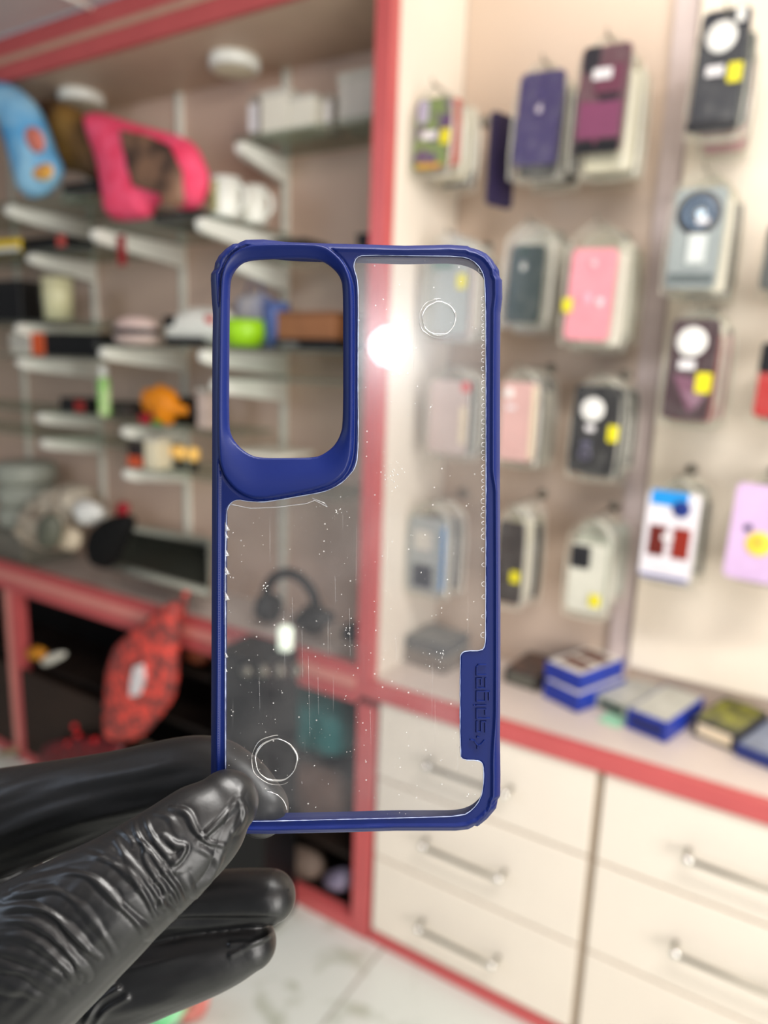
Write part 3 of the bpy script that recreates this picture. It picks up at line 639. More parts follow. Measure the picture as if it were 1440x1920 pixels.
stack(778, 852, 166, 332, .062, 6, ('purple and green patterned phone case package, highest beside the cream divider', 'the purple and green patterned package'), (90,60,110),
      [('cam', .22, .18, .022, .042, pm((176,170,190))), ('sticker', .93, .55, .02, .028, m_yellow), ('label', .45, .52, .034, .016, m_label), ('panel', .5, .95, .055, .010, mat('amber_base', (200,150,50), .5))], WR, shell=m_multi, tilt=.05, wood=[(206,200,180), (52,52,56), (196,96,84), (40,38,44), (210,205,190)])
# single edge-on package
package((float(atY(940, 205, .17)[0]), .185, float(atY(940, 205, .17)[2])), 1.25, .10, .20, (46,38,70), 'dark purple phone case package hanging edge on between the patterned and the purple ones', hasp=False, ch=.18)
stack(966, 1064, 122, 338, .115, 6, ('deep purple phone case package in the top row', 'the deep purple package'), (56,44,98), [('mark', .5, .40, 0, 0, pm((200,190,200))), ('cam', .5, .24, .010, .010, pm((70,58,110)))], WR, tilt=.045, off=(.0, .014), wood=[(30,30,30), (60,60,58), (38,36,44)])
stack(1078, 1186, 76, 322, .095, 7, ('maroon geometric phone case package in the top row', 'the maroon geometric package'), (98,62,74),
      [('cam', .22, .12, .030, .042, pm((44,42,48))), ('label', .48, .27, .034, .018, m_label), ('panel', .5, .95, .080, .022, bk), ('tri', .06, .5, .06, .08, m_maroon), ('tri', .35, .38, .05, .06, pm((50,40,48))), ('panel', .62, .32, .05, .045, m_maroon), ('panel', .5, .70, .076, .06, mat('plum_print', (122,62,92), .4))], WR, off=(0, .020), tilt=.03,
      wood=[(222,216,196), (206,200,180), (228,224,206)])
stack(1298, 1404, 34, 262, .10, 4+3, ('slate black phone case package with white round plate, highest at right', 'the slate black package'), (26,30,44),
      [('disc', .45, .22, .024, 0, wt), ('label', .42, .50, .028, .016, m_label), ('sticker', .84, .53, .022, .030, m_yellow), ('panel', .5, .95, .08, .014, bk), ('label', .8, .07, .014, .02, wt)], .271, tilt=.03, off=(.0, .0), ch=.185)
stack(792, 888, 440, 640, .10, 6, ('pale grey phone case package with a yellow sticker, seen through the clear panel top', 'the pale grey package'), (150,156,150), [('sticker', .85, .38, .02, .03, m_yellow), ('panel', .4, .15, .05, .03, pm((90,120,110)))], WR)
stack(944, 1036, 420, 618, .12, 6, ('dark green phone case package in the second row', 'the dark green package'), (12,34,24), [('mark', .42, .28, 0, 0, pm((206,206,200))), ('cam', .4, .07, .012, .012, pm((34,60,48)))], WR, cw=.072, ch=.150, tilt=.03, wood=[(200,196,186), (60,58,60), (216,212,200)])
stack(1062, 1166, 420, 652, .10, 7, ('light pink phone case package in the second row', 'the light pink package'), (236,150,164), [('sticker', .02, .62, .018, .026, m_yellow), ('disc', .72, .58, .008, 0, pm((250,200,205))), ('disc', .5, .16, .006, 0, pm((240,190,196))), ('disc', .42, .54, .009, 0, pm((248,170,185)))], WR, cw=.086, ch=.168, tilt=.03, wood=[(214,210,190), (200,196,176), (220,216,204)])  # the three pale pink discs are painted highlights
stack(1254, 1368, 322, 556, .10, 4+3, ('see through phone case package with a dark round print', 'the see through case with the round print'), (150,158,160),
      [('disc', .5, .25, .036, 0, pm((52,54,62))), ('ring', .5, .25, .022, .002, pm((140,170,200))), ('disc', .52, .26, .010, 0, pm((190,210,225))), ('panel', .5, .9, .075, .016, pm((96,104,104))), ('panel', .55, .6, .03, .05, pm((205,210,206))), ('label', .6, .33, .02, .010, m_label)], .271, tilt=.03)
stack(1428, 1520, 402, 560, .10, 3+3, ('dark grey phone case package cut by the right edge beside the see through one', 'the dark grey package at the right edge'), (62,66,66), [('cam', .3, .2, .03, .04, bk)], .271, tilt=.03)
stack(800, 884, 690, 862, .10, 6, ('pale pink and grey phone case package seen through the middle of the clear panel', 'the pale pink and grey package'), (196,176,170), [('panel', .95, .08, .02, .02, pm((206,70,70))), ('panel', .9, .6, .012, .08, m_cream2)], WR)
stack(936, 1010, 692, 876, .12, 6, ('blush pink phone case package right of the blue frame', 'the blush pink package'), (216,172,168), [('disc', .2, .14, .010, 0, wt), ('panel', .93, .5, .010, .15, m_cream2), ('label', .3, .32, .02, .008, m_label)], WR, wood=[(196,190,176), (44,40,42), (36,34,36)], cw=.078)
stack(1072, 1164, 706, 902, .10, 7, ('black phone case package with white round plate in the third row', 'the black package with the round plate'), (24,22,26),
      [('disc', .42, .27, .023, 0, wt), ('label', .42, .48, .018, .012, m_label), ('ring', .36, .78, .010, .0018, pm((120,116,140))), ('sticker', .92, .52, .020, .032, m_yellow), ('panel', .36, .66, .02, .012, pm((90,88,104)))], WR, cw=.090, ch=.172, tilt=.02, wood=[(70,74,70), (24,24,26), (150,150,140)])
stack(1246, 1352, 580, 802, .10, 4+3, ('maroon marbled phone case package with white round plate at right', 'the maroon marbled package'), (62,38,46),
      [('disc', .45, .22, .026, 0, wt), ('label', .42, .45, .028, .016, m_label), ('sticker', .82, .62, .026, .036, m_yellow), ('tri', .15, .55, .06, .07, pm((120,84,100))), ('tri', .4, .72, .04, .03, pm((140,110,124)))], .271, tilt=.025, ch=.178)
stack(1416, 1510, 640, 800, .10, 3+3, ('bright red phone case package cut by the right edge', 'the bright red package'), (172,24,26), [('cam', .2, .12, .03, .05, bk)], .271, tilt=.03)
stack(762, 842, 946, 1122, .12, 5, ('black and grey phone case package with a blue edge seen through the clear panel', 'the black and grey package with the blue edge'), (150,156,158),
      [('cam', .4, .30, .045, .045, pm((190,186,176))), ('panel', .42, .78, .05, .055, pm((44,50,62))), ('panel', .97, .5, .008, .15, mat('blue_edge', (60,130,190), .4))], WR)
stack(930, 985, 950, 1142, .12, 6, ('dark phone case package with yellow sticker right beside the blue frame, fourth row', 'the dark package beside the blue frame'), (52,44,44), [('sticker', .75, .66, .020, .026, m_yellow)], WR, cw=.060, wood=[(216,208,184), (206,200,178), (46,42,44)])
stack(1060, 1144, 975, 1160, .12, 6, ('white phone case package with a black camera block, lowest in the centre', 'the white package with the black camera block'), (214,212,200),
      [('cam', .30, .2, .040, .048, pm((40,40,42))), ('disc', .24, .14, .008, 0, bk), ('disc', .36, .24, .008, 0, bk), ('sticker', .80, .80, .022, .026, m_yellow)], WR, cw=.074, ch=.146, wood=[(196,200,190), (186,188,180)])
# boxed tempered glass style card
stack(1206, 1312, 900, 1100, .10, 4+3, ('white and blue printed card package with two brown phone pictures', 'the white and blue printed card package'), (226,220,224),
      [('panel', .42, .07, .066, .028, mat('bright_blue_card', (20,140,214), .5)), ('disc', .66, .17, .016, 0, pm((30,50,120))), ('panel', .28, .55, .030, .058, pm((100,32,24))), ('panel', .74, .55, .030, .058, pm((140,40,26))), ('label', .48, .5, .020, .012, m_label), ('panel', .5, .96, .086, .005, pm((44,60,140)))], .271, cw=.094, ch=.172, tilt=.02, off=(0, -.004), hasp=False, wood=[(210,208,196), (60,56,58), (200,196,186)])
stack(1368, 1488, 905, 1106, .10, 4+3, ('lilac phone case package with a round yellow sticker, lowest at right', 'the lilac package'), (206,176,212),
      [('disc', .52, .60, .022, 0, mat('sun_yellow', (240,206,70), .4)), ('disc', .3, .45, .007, 0, pm((60,56,90))), ('disc', .5, .58, .007, 0, pm((206,160,60)))], .271, cw=.096, ch=.175, tilt=.03, hasp=False)

# ------------------------------------------------------------------ boxes on the right counter
def qbox(name, label, fl, fr, L, h, m, z=CZ+.0008, side=None, top=None, deco=None, cat='box'):
    A, B = atZ(*fl, z), atZ(*fr, z); d = B-A; w = float(np.hypot(d[0], d[1])); ang = math.atan2(d[1], d[0])
    t = thing(name, label, cat, (A[0], A[1], z), ang)
    span('body', 0, w, 0, L, 0, h, m, t, .002)
    if top: span('top_print', .004, w-.004, .004, L-.004, h-.001, h+.0008, top, t, .0003)
    if side: span('front_print', .01, w-.01, -.0008, .001, h*.2, h*.8, side, t, .0003)
    if deco: deco(t, w, L, h)
    return t
m_bbox = mat('royal_blue_card', (22,52,156), .4, var=.2, scale=18); m_gtop = mat('grey_white_print', (190,190,180), .4, var=.1, scale=20)
def windows(t, w, L, h):
    for a, b in ((.16, .44), (.54, .84)): span('brown_picture', w*.15, w*.85, L*a, L*b, h+.0006, h+.0014, pm((104,62,52)), t, .0002)
qbox('phone_case_box', 'lower royal blue box in the stack of two on the counter', (1017,1305), (1082,1338), .165, .040, m_bbox, top=m_card)
qbox('phone_case_box', 'upper royal blue box in the stack of two, white top with brown pictures', (1020,1268), (1086,1298), .160, .038, m_bbox, z=CZ+.042, top=m_card, deco=windows)
qbox('phone_case_box', 'pale grey box between the blue boxes on the counter', (1116,1325), (1174,1350), .16, .030, mat('pale_grey_green', (176,178,164), .5), top=m_gtop, side=mat('dark_green_print', (50,70,60), .5))
qbox('phone_case_box', 'royal blue box with a grey white top in the middle of the right counter', (1172,1364), (1248,1395), .175, .044, m_bbox, top=m_gtop, side=pm((14,30,96)))
qbox('phone_case_box', 'dark box with a cream front near the right end of the counter', (1296,1378), (1378,1412), .15, .040, pm((46,48,48)), side=m_cream2, top=mat('dark_yellow_print', (58,58,50), .4, rgb2=(150,150,50), scale=24))
qbox('phone_case_box', 'thin dark blue box at the right edge of the counter', (1376,1416), (1458,1450), .17, .026, pm((26,44,110)), top=mat('blue_grey_print', (130,140,160), .4, var=.2, scale=20))
qbox('phone_case_box', 'flat dark box leaning beside the blue frame on the right counter', (944,1278), (1006,1298), .13, .036, pm((50,46,44)), top=mat('brown_black_print', (100,72,60), .4, rgb2=(48,44,44), scale=20), side=pm((90,90,80)))
qbox('phone_case_box', 'grey box, lower of the pile on the counter behind the clear panel', (756,1240), (832,1266), .12, .036, mat('warm_grey_card', (120,112,104), .5), top=m_gtop)
qbox('phone_case_box', 'dark grey clear wrapped box on top of the pile behind the clear panel', (760,1214), (834,1236), .12, .030, pm((96,98,98)), z=CZ+.038, top=mat('dull_grey_print', (130,132,130), .4))
qbox('green_glow_sheet', 'thin mint green sheet painted as a glow in front of the pale grey box', (1120,1352), (1160,1366), .05, .002, mat('mint_glow_tint', (150,206,170), .5), cat='paper', top=mat('mint_glow_tint2', (160,214,180), .5))  # coloured sheet put in for the green glow below the pale box

# ------------------------------------------------------------------ ceiling lamp behind the photographer (mirrored in the clear panel)
LP = (0.754, -2.570, 2.17)
t = thing('ceiling_bulb', 'round white bulb under the ceiling behind the viewpoint', 'ceiling light', LP)
lathe('socket', [(0, ZC-LP[2]-.0005), (.03, ZC-LP[2]-.0005), (.03, ZC-LP[2]-.012), (.018, ZC-LP[2]-.014), (.018, .035), (0, .035)], m_white, t, 24)
lm = bpy.data.materials.new('lit_bulb_glass'); lm.use_nodes = True; nt = lm.node_tree; nt.nodes.clear()
e = nt.nodes.new('ShaderNodeEmission'); e.inputs[0].default_value = (.93, .97, 1, 1); e.inputs[1].default_value = 95
ou = nt.nodes.new('ShaderNodeOutputMaterial'); nt.links.new(e.outputs[0], ou.inputs[0])
lathe('bulb_globe', [(.050*math.sin(a), -.050*math.cos(a)) for a in np.linspace(0, PI-.3, 16)], lm, t, 32)

# ------------------------------------------------------------------ the held phone case
K = .203/FPX           # metres per pixel on the case's back plane
def loc2(p): return ((p[0]-720)*K, (960-p[1])*K)
def L2(pts, ox=0, oy=0): return np.array([loc2((x+ox, y+oy)) for x, y in pts])
OUT = [(458,443.8),(491,443),(540,448.5),(620,451),(700,453),(760,455),(843,453),(879,455.5),(885,459),(897.5,461.7),(914,470),(926.7,482.8),(938,501),(939.5,513),(944,520),(944.5,555),(941,583),(940.5,640),(940,760),(940,900),(941,1080),(941,1250),(940,1390),(941,1458),(940.5,1498),(936,1506),(932.5,1522),(915.6,1542),(897.5,1556.4),(891.5,1556),(879,1562),(855,1564.5),(742,1564.5),(662,1567),(501,1570.5),(455,1570),(436,1563),(412,1548),(399,1526),(396,1508),(391.5,1498),(392,1400),(393,1200),(394,900),(394.4,659),(395.5,585.6),(393,552),(391.5,519),(392,508),(398,499),(399.5,488),(406.7,474.4),(420,461),(433,452),(443,450)]
WIN = [(662,496.5),(668,482),(682,477.5),(783,479),(863,480),(885.5,486),(903.6,504.5),(911,531),(911.6,712),(911.6,950),(911,1182),(910.5,1210),(903.6,1221),(873,1221),(865,1226),(863,1234),(863,1417),(869,1424.5),(895.5,1425),(905,1430),(907.5,1442),(907,1474),(901.6,1498),(887.5,1518),(867,1531),(783,1533.5),(622,1537.5),(476,1541),(442,1540),(428,1530),(422,1512),(422,1441),(422,1222),(421.5,1061),(423.5,972.5),(425.5,952),(434.4,940),(446.5,936),(460.5,939),(489,941),(517,937.5),(553,931),(605.5,922),(625.7,914),(644,902),(654,891),(664,879),(670,857),(671,792),(670,712),(671,551),(669,522.6),(664,508.5)]
HOLE = [(428,792),(429,620),(430,535),(434,514.6),(446.5,496.5),(464.6,486.4),(520,483.5),(581,483),(605.5,488),(625.7,502.5),(638,518.6),(643,539),(643,660),(643,792.5),(637.8,816.6),(625.7,837),(605.5,852),(589.4,857.7),(540,858.5),(484.7,858.5),(464.6,851),(446.5,837),(432,817)]
RING = [(411,760),(411.4,853),(416,881),(432,909),(456.5,929),(484.7,936.6),(517,932.6),(581,921),(621.6,909),(646,891),(658,865),(662,833),(662.7,700),(662.7,551),(658,522.6),(646,494.4),(625.7,474),(609.6,464),(581,459.5),(480.7,460),(456.5,466),(436.4,478),(420,502.5),(414,540)]
out = resample(L2(OUT), .0008); win = resample(smooth_poly(L2(WIN), 1), .0005); hole = resample(smooth_poly(L2(HOLE), 2), .0006); ringo = smooth_poly(L2(RING), 2)
vs, T = tri_region(out, [win, hole], .00040)
mm = 1e-3
dO = seg_dist(vs, out)/mm; dW = seg_dist(vs, win)/mm; dH = seg_dist(vs, hole)/mm; dR = seg_dist(vs, ringo)/mm*np.where(inside(vs, ringo), 1, -1)
X, Y_ = vs[:, 0]/K+720, 960-vs[:, 1]/K     # pixel frame of the outline, for the ridge width
def sst(a, b, x): t_ = np.clip((x-a)/(b-a), 0, 1); return t_*t_*(3-2*t_)
rw = 2.55 - .85*sst(878, 925, Y_)*(1-sst(1330, 1440, Y_))*(X > 800)      # ridge distance from the outer edge
bott = sst(1500, 1545, Y_); 
x_ = np.clip(dO/rw, 0, 1)
z = -2.3*(1-x_)**1.55 + .62*x_
z -= .72*sst(rw, rw+.38, dO)                 # step down to the flat rim
z = np.where(dO > rw+.38, -.10, z)
z += -.25*np.exp(-((dO-rw*.45)/.16)**2)*bott  # groove along the bottom edge
# camera island: raised lip, bowl sloping into the opening
lip = sst(-.35, .45, dR)*1.9
span_ = dH/(dH+np.maximum(dR, 0)+1e-6)
bowl = lip - 1.9*sst(1.05, .0, span_)**1.0*(dR > 0)*np.clip(1-span_, 0, 1)
z = np.where(dR > -.35, np.maximum(z, -.10)*(1-sst(-.35, .45, dR)) + bowl, z)
z = np.where((dR > 0) & (dH < .35), z-.5*(1-dH/.35)**2, z)
z -= .35*np.exp(-((dR+.45)/.22)**2)*(dO > rw)             # crease around the island
# corner cut lines in the bumper
for cut in ([(446,440),(441,458),(428,474),(408,502),(392,506)], [(456,446),(446,462),(436,474)], [(884,452),(889,466),(905,478)], [(897,460),(912,480),(926,506),(946,519)], [(927,480),(936,508)], [(944,1500),(928,1500),(908,1522)], [(890,1560),(896,1542),(918,1516),(936,1506)]):
    dd = seg_dist(vs, L2(cut), False)/mm; z -= .32*np.exp(-(dd/.22)**2)*(dO < rw+.3)
m_navy = mat('navy_rubber', (3,24,86), .42, var=.03, scale=60, spec=.28)
CM = Matrix.Identity(4); cc0 = CAM + FW*.203
for i in range(3): CM[i][0], CM[i][1], CM[i][2], CM[i][3] = RT[i], UP[i], -FW[i], cc0[i]
hc = thing('phone_case', 'clear backed navy blue bumper phone case held up by the gloved hand', 'phone case'); hc.matrix_world = CM
bm = bmesh.new(); V = [bm.verts.new((x, y, zz*mm)) for (x, y), zz in zip(vs, z)]
for tr_ in T:
    try: bm.faces.new([V[i] for i in tr_])
    except ValueError: pass
# skirts: outer wall going back, lip of the opening, inner wall
def loop_idx(L):
    d = {}; 
    for i, (x, y) in enumerate(vs): d[(round(x*1e7), round(y*1e7))] = i
    r = []
    for p_ in L:
        k = (round(p_[0]*1e7), round(p_[1]*1e7)); i = d.get(k)
        if i is None: i = int(np.argmin(np.hypot(*(vs-p_).T)))
        r.append(i)
    return r
def inset(L, d):
    L = np.asarray(L); t_ = np.roll(L, -1, 0)-np.roll(L, 1, 0); t_ /= np.hypot(t_[:, 0], t_[:, 1])[:, None]+1e-12
    n_ = np.stack([-t_[:, 1], t_[:, 0]], 1); a = np.sum(L[:, 0]*np.roll(L[:, 1], -1)-np.roll(L[:, 0], -1)*L[:, 1])
    return L + n_*(d if a > 0 else -d)
def smooth_loop(L, it):
    L = np.array(L)
    for _ in range(it): L = .5*L + .25*(np.roll(L, 1, 0)+np.roll(L, -1, 0))
    return L
def wall(prev, loops):
    """prev: bmverts ring; loops: list of (xy array, z)"""
    n = len(prev)
    for L, zz in loops:
        cur = [bm.verts.new((x, y, zz*mm)) for x, y in L]
        for k in range(n):
            if len({prev[k], prev[(k+1) % n], cur[k], cur[(k+1) % n]}) == 4: bm.faces.new((prev[k], prev[(k+1) % n], cur[(k+1) % n], cur[k]))
        prev = cur
    return prev
oi = [V[i] for i in loop_idx(out)]
sm_out = smooth_loop(out, 12)
wall(oi, [(inset(out, -.00005), -2.9), (inset(sm_out, .0002), -5), (inset(sm_out, .0004), -8.6), (inset(sm_out, .0011), -10.2), (inset(sm_out, .0024), -10.4), (inset(sm_out, .0028), -9.8), (inset(sm_out, .0022), -8.8), (inset(sm_out, .0022), -1.4), (inset(sm_out, .0040), -1.1)])
hi = [V[i] for i in loop_idx(hole)]; wall(hi, [(hole, -1.0), (inset(hole, -.0003), -1.5), (inset(hole, -.0020), -1.5)])
wi = [V[i] for i in loop_idx(win)]; wall(wi, [(win, -.9), (inset(win, -.0015), -1.0)])
fr = bm_obj('bumper_frame', bm, m_navy, hc, True)
# clear panel
def panel_material():
    m = clearmat('scratched_clear_panel', (.92,.925,.93), .05, (.80,.78,.76), .018, .02); nt = m.node_tree
    out_ = [n for n in nt.nodes if n.type == 'OUTPUT_MATERIAL'][0]; last = out_.inputs[0].links[0].from_node
    first = [n for n in nt.nodes if n.type == 'MIX_SHADER' and n != last][0]
    tc = nt.nodes.new('ShaderNodeTexCoord')
    # fine dust specks
    v = nt.nodes.new('ShaderNodeTexVoronoi'); v.inputs['Scale'].default_value = 420; nt.links.new(tc.outputs['Object'], v.inputs['Vector'])
    lt = nt.nodes.new('ShaderNodeMath'); lt.operation = 'LESS_THAN'; lt.inputs[1].default_value = .10; nt.links.new(v.outputs['Distance'], lt.inputs[0])
    sc_ = nt.nodes.new('ShaderNodeSeparateColor'); nt.links.new(v.outputs['Color'], sc_.inputs[0])
    g = nt.nodes.new('ShaderNodeMath'); g.operation = 'GREATER_THAN'; g.inputs[1].default_value = .80; nt.links.new(sc_.outputs[0], g.inputs[0])
    mu = nt.nodes.new('ShaderNodeMath'); mu.operation = 'MULTIPLY'; nt.links.new(lt.outputs[0], mu.inputs[0]); nt.links.new(g.outputs[0], mu.inputs[1])
    mu2 = nt.nodes.new('ShaderNodeMath'); mu2.operation = 'MULTIPLY'; mu2.inputs[1].default_value = .45; nt.links.new(mu.outputs[0], mu2.inputs[0])
    # hair scratches: stretched noise, mostly upright
    mp = nt.nodes.new('ShaderNodeMapping'); mp.inputs['Scale'].default_value = (1500, 22, 1); mp.inputs['Rotation'].default_value = (0, 0, .03); nt.links.new(tc.outputs['Object'], mp.inputs[0])
    ns = nt.nodes.new('ShaderNodeTexNoise'); ns.inputs['Scale'].default_value = 1; ns.inputs['Detail'].default_value = 2; nt.links.new(mp.outputs[0], ns.inputs['Vector'])
    mr = nt.nodes.new('ShaderNodeMapRange'); mr.inputs[1].default_value = .70; mr.inputs[2].default_value = .80; mr.inputs[4].default_value = .16; nt.links.new(ns.outputs[0], mr.inputs[0])
    n3 = nt.nodes.new('ShaderNodeTexNoise'); n3.inputs['Scale'].default_value = 45; n3.inputs['Detail'].default_value = 5; nt.links.new(tc.outputs['Object'], n3.inputs['Vector'])
    m3 = nt.nodes.new('ShaderNodeMapRange'); m3.inputs[1].default_value = .4; m3.inputs[2].default_value = .75; m3.inputs[3].default_value = .010; m3.inputs[4].default_value = .042; nt.links.new(n3.outputs[0], m3.inputs[0])
    a1 = nt.nodes.new('ShaderNodeMath'); a1.operation = 'ADD'; nt.links.new(mu2.outputs[0], a1.inputs[0]); nt.links.new(mr.outputs[0], a1.inputs[1])
    a2 = nt.nodes.new('ShaderNodeMath'); a2.operation = 'ADD'; nt.links.new(a1.outputs[0], a2.inputs[0]); nt.links.new(m3.outputs[0], a2.inputs[1]); nt.links.new(a2.outputs[0], first.inputs[0])
    # second, wider gloss lobe (micro scratches spread the lamp's mirror image)
    g2 = nt.nodes.new('ShaderNodeBsdfGlossy'); g2.inputs['Roughness'].default_value = .17
    g3 = nt.nodes.new('ShaderNodeBsdfGlossy'); g3.inputs['Roughness'].default_value = .29; g3.inputs[0].default_value = (.8, .88, 1, 1)
    mx = nt.nodes.new('ShaderNodeMixShader'); mx.inputs[0].default_value = .024; nt.links.new(last.outputs[0], mx.inputs[1]); nt.links.new(g2.outputs[0], mx.inputs[2])
    mx2 = nt.nodes.new('ShaderNodeMixShader'); mx2.inputs[0].default_value = .024; nt.links.new(mx.outputs[0], mx2.inputs[1]); nt.links.new(g3.outputs[0], mx2.inputs[2])
    nt.links.new(mx2.outputs[0], out_.inputs[0])
    return m
pw = inset(win, -.0007)
bm = bmesh.new(); A = [bm.verts.new((x, y, -.0004)) for x, y in pw]
bm.faces.new(A); bmesh.ops.triangulate(bm, faces=bm.faces)
r_ = bmesh.ops.extrude_face_region(bm, geom=list(bm.faces)); bmesh.ops.translate(bm, vec=(0, 0, -.0009), verts=[v for v in r_['geom'] if isinstance(v, bmesh.types.BMVert)])
tag(bm_obj('clear_panel', bm, panel_material(), hc), 'scratched clear plastic back panel')
# bead round the panel edge, its whitish colour stands for light caught there
m_edge = mat('lit_panel_edge', (150,162,192), .35, var=.1, scale=900)
wl = inset(win, .00010); nW = len(wl); jit = smooth_loop(rng.normal(size=(nW, 1)), 3)[:, 0]
bm = bmesh.new(); pts = [(*p_, .00002) for p_ in wl]; add_tube(bm, pts+[pts[0]], [max(.00005, .00012+.00007*j) for j in list(jit)+[jit[0]]], 6, False)
tag(bm_obj('panel_edge', bm, m_edge, hc, True), 'panel edge with its lit white line put into the colour')
# small trapped glue bubbles along the edges
m_bub = clearmat('glue_bubble', (.93,.94,.95), .28, (.9,.9,.92), .22, .12)
bm = bmesh.new()
def bubble(x, y, r, sx=1.):
    p_ = loc2((x, y)); add_tube(bm, [(p_[0]+r*K*math.cos(a), p_[1]+r*K*math.sin(a), -.0002) for a in np.linspace(1.2, 5.1, 10)], .00009, 6)
y0_ = 560
while y0_ < 1215:
    bubble(907+random.uniform(-.6, .6), y0_, random.uniform(3.2, 5.2)); y0_ += random.uniform(11, 16) if y0_ < 1000 else random.uniform(20, 40)
bubble(902, 506, 5)
bm_obj('glue_bubbles', bm, m_bub, hc, True)['kind'] = 'stuff'
bm = bmesh.new()
for yy_, s_ in ((988,9),(1004,7),(1036,8),(1070,9),(1118,9),(1228,6),(1256,5)):
    a, b2, c_ = loc2((422, yy_-s_)), loc2((422+s_, yy_+s_*.7)), loc2((422, yy_+s_*.9))
    T_ = [bm.verts.new((*q_, zz_)) for zz_ in (.00012, -.0002) for q_ in (a, b2, c_)]; bm.faces.new(T_[:3]); bm.faces.new(T_[:2:-1])
    for q1, q2 in ((0, 1), (1, 2), (2, 0)): bm.faces.new((T_[q1], T_[q2], T_[q2+3], T_[q1+3]))
bm_obj('glue_teeth', bm, m_bub, hc, True)
# two pressed rings
m_ringc = clearmat('raised_clear_ring', (.86,.88,.88), .22, (.95,.95,.92), .35, .10)
for (cx, cy2, r_px, k_) in ((823,597,31,1), (518,1425,39,2)):
    bm = bmesh.new(); n = 60
    for rr_, th, ph in ((r_px, .00021, .4), (r_px*1.19, .00010, 2.2)):
        a0, a1_ = (0, 2*PI) if rr_ == r_px else (1.5, 5.2)
        pts = []; rad = []
        for k in range(n+1):
            a = a0+(a1_-a0)*k/n; w_ = 1+.014*math.sin(5*a+ph)+.008*math.sin(9*a); p_ = loc2((cx+rr_*w_*math.cos(a), cy2-rr_*w_*math.sin(a))); pts.append((*p_, .00005)); rad.append(th*(1+.45*math.sin(3*a+ph)))
        add_tube(bm, pts, rad, 8, False)
    bm_obj('pressed_ring', bm, m_ringc, hc, True)
bm = bmesh.new()
pts = [(*loc2((498+40*math.cos(a), 1522-38*math.sin(a))), .00005) for a in np.linspace(.1, 1.5, 14)]; add_tube(bm, pts, .00012, 6)
pts = [(*loc2(q_), .00005) for q_ in ((430,945),(470,953),(520,951),(575,944),(590,938),(614,950),(608,943),(585,934))]; add_tube(bm, pts, .00015, 6)
for x_a, y_a, l_a in ((532,1150,120),(548,1120,60),(566,1180,90),(578,1230,150),(596,1270,70),(655,1140,90),(694,1330,60),(628,1080,50),(742,1190,50),(486,1270,60)):
    add_tube(bm, [(*loc2((x_a, y_a)), .00002), (*loc2((x_a+l_a*.02, y_a+l_a)), .00002)], .00002, 4)
bm_obj('surface_marks', bm, m_bub, hc, True)
# dust flakes
bm = bmesh.new()
P_ = np.stack([rng.uniform(425, 905, 900), rng.uniform(485, 1530, 900)], 1); P_ = P_[rng.random(900) < np.where(P_[:, 1] > 930, .75, .22)]
LP_ = np.array([loc2(p_) for p_ in P_]); P_ = P_[inside(LP_, inset(win, .001))]
for x, y in P_:
    s_ = abs(rng.normal())*.7+.55; a = rng.uniform(0, PI); l_ = s_*rng.choice([1, 1, 2.2]); p_ = loc2((x, y))
    g_ = bmesh.ops.create_icosphere(bm, subdivisions=1, radius=.45*K*s_); bmesh.ops.scale(bm, vec=(l_/s_, 1, .4), verts=g_['verts']); bmesh.ops.rotate(bm, matrix=Matrix.Rotation(a, 3, 'Z'), cent=(0,0,0), verts=g_['verts']); bmesh.ops.translate(bm, vec=(*p_, -.0003), verts=g_['verts'])
for cx, cy2, n_, sp in ((742,885,14,9), (905-12,1240,0,1), (500,1100,10,5), (634,957,10,4), (652,1180,8,6), (735,905,10,10), (820,1240,14,12)):
    for _ in range(n_):
        p_ = loc2((cx+rng.normal()*sp, cy2+rng.normal()*sp)); g_ = bmesh.ops.create_icosphere(bm, subdivisions=1, radius=K*rng.uniform(.5, 1.2)); bmesh.ops.scale(bm, vec=(1, 1.4, .4), verts=g_['verts']); bmesh.ops.translate(bm, vec=(*p_, -.0003), verts=g_['verts'])
o = bm_obj('dust', bm, mat('pale_dust', (206,206,204), .6), hc, True); o['kind'] = 'stuff'
# embossed lettering: reads upward, letter tops to the left
def stroke(bm, pts, w, z0, z1):
    for (a, b) in zip(pts, pts[1:]):
        a = np.array(a, float); b = np.array(b, float); d = (b-a); L_ = np.hypot(*d); u_ = d/L_; n_ = np.array([-u_[1], u_[0]]); a2 = a-u_*w/2; b2 = b+u_*w/2
        lo = [a2+n_*w/2, b2+n_*w/2, b2-n_*w/2, a2-n_*w/2]; k_ = .30
        hi_ = [a2+u_*w*.15+n_*w*k_, b2-u_*w*.15+n_*w*k_, b2-u_*w*.15-n_*w*k_, a2+u_*w*.15-n_*w*k_]
        A = [bm.verts.new((*p_, z0)) for p_ in lo]; B = [bm.verts.new((*p_, z1)) for p_ in hi_]
        bm.faces.new(B)
        for k in range(4): bm.faces.new((A[k], A[(k+1) % 4], B[(k+1) % 4], B[k]))
LET = {'n': (1246.5, 1265.5, [[(0,0),(0,1),(.78,1),(1,.78),(1,0)]]), 'e': (1272, 1290, [[(.38,.5),(1,.5),(1,1),(0,1),(0,0),(1,0)]]),
       'g': (1296.5, 1314.5, [[(.9,0),(0,0),(0,1),(1,1),(1,-.42),(.15,-.42)]]), 'i': (1322, 1340, [[(0,0),(0,1)], [(0,1.28),(0,1.30)]]),
       'p': (1329, 1347, [[(0,-.42),(0,1),(1,1),(1,0),(.42,0)]]), 's': (1353, 1372, [[(0,0),(1,0),(1,.5),(0,.5),(0,1),(1,1)]])}
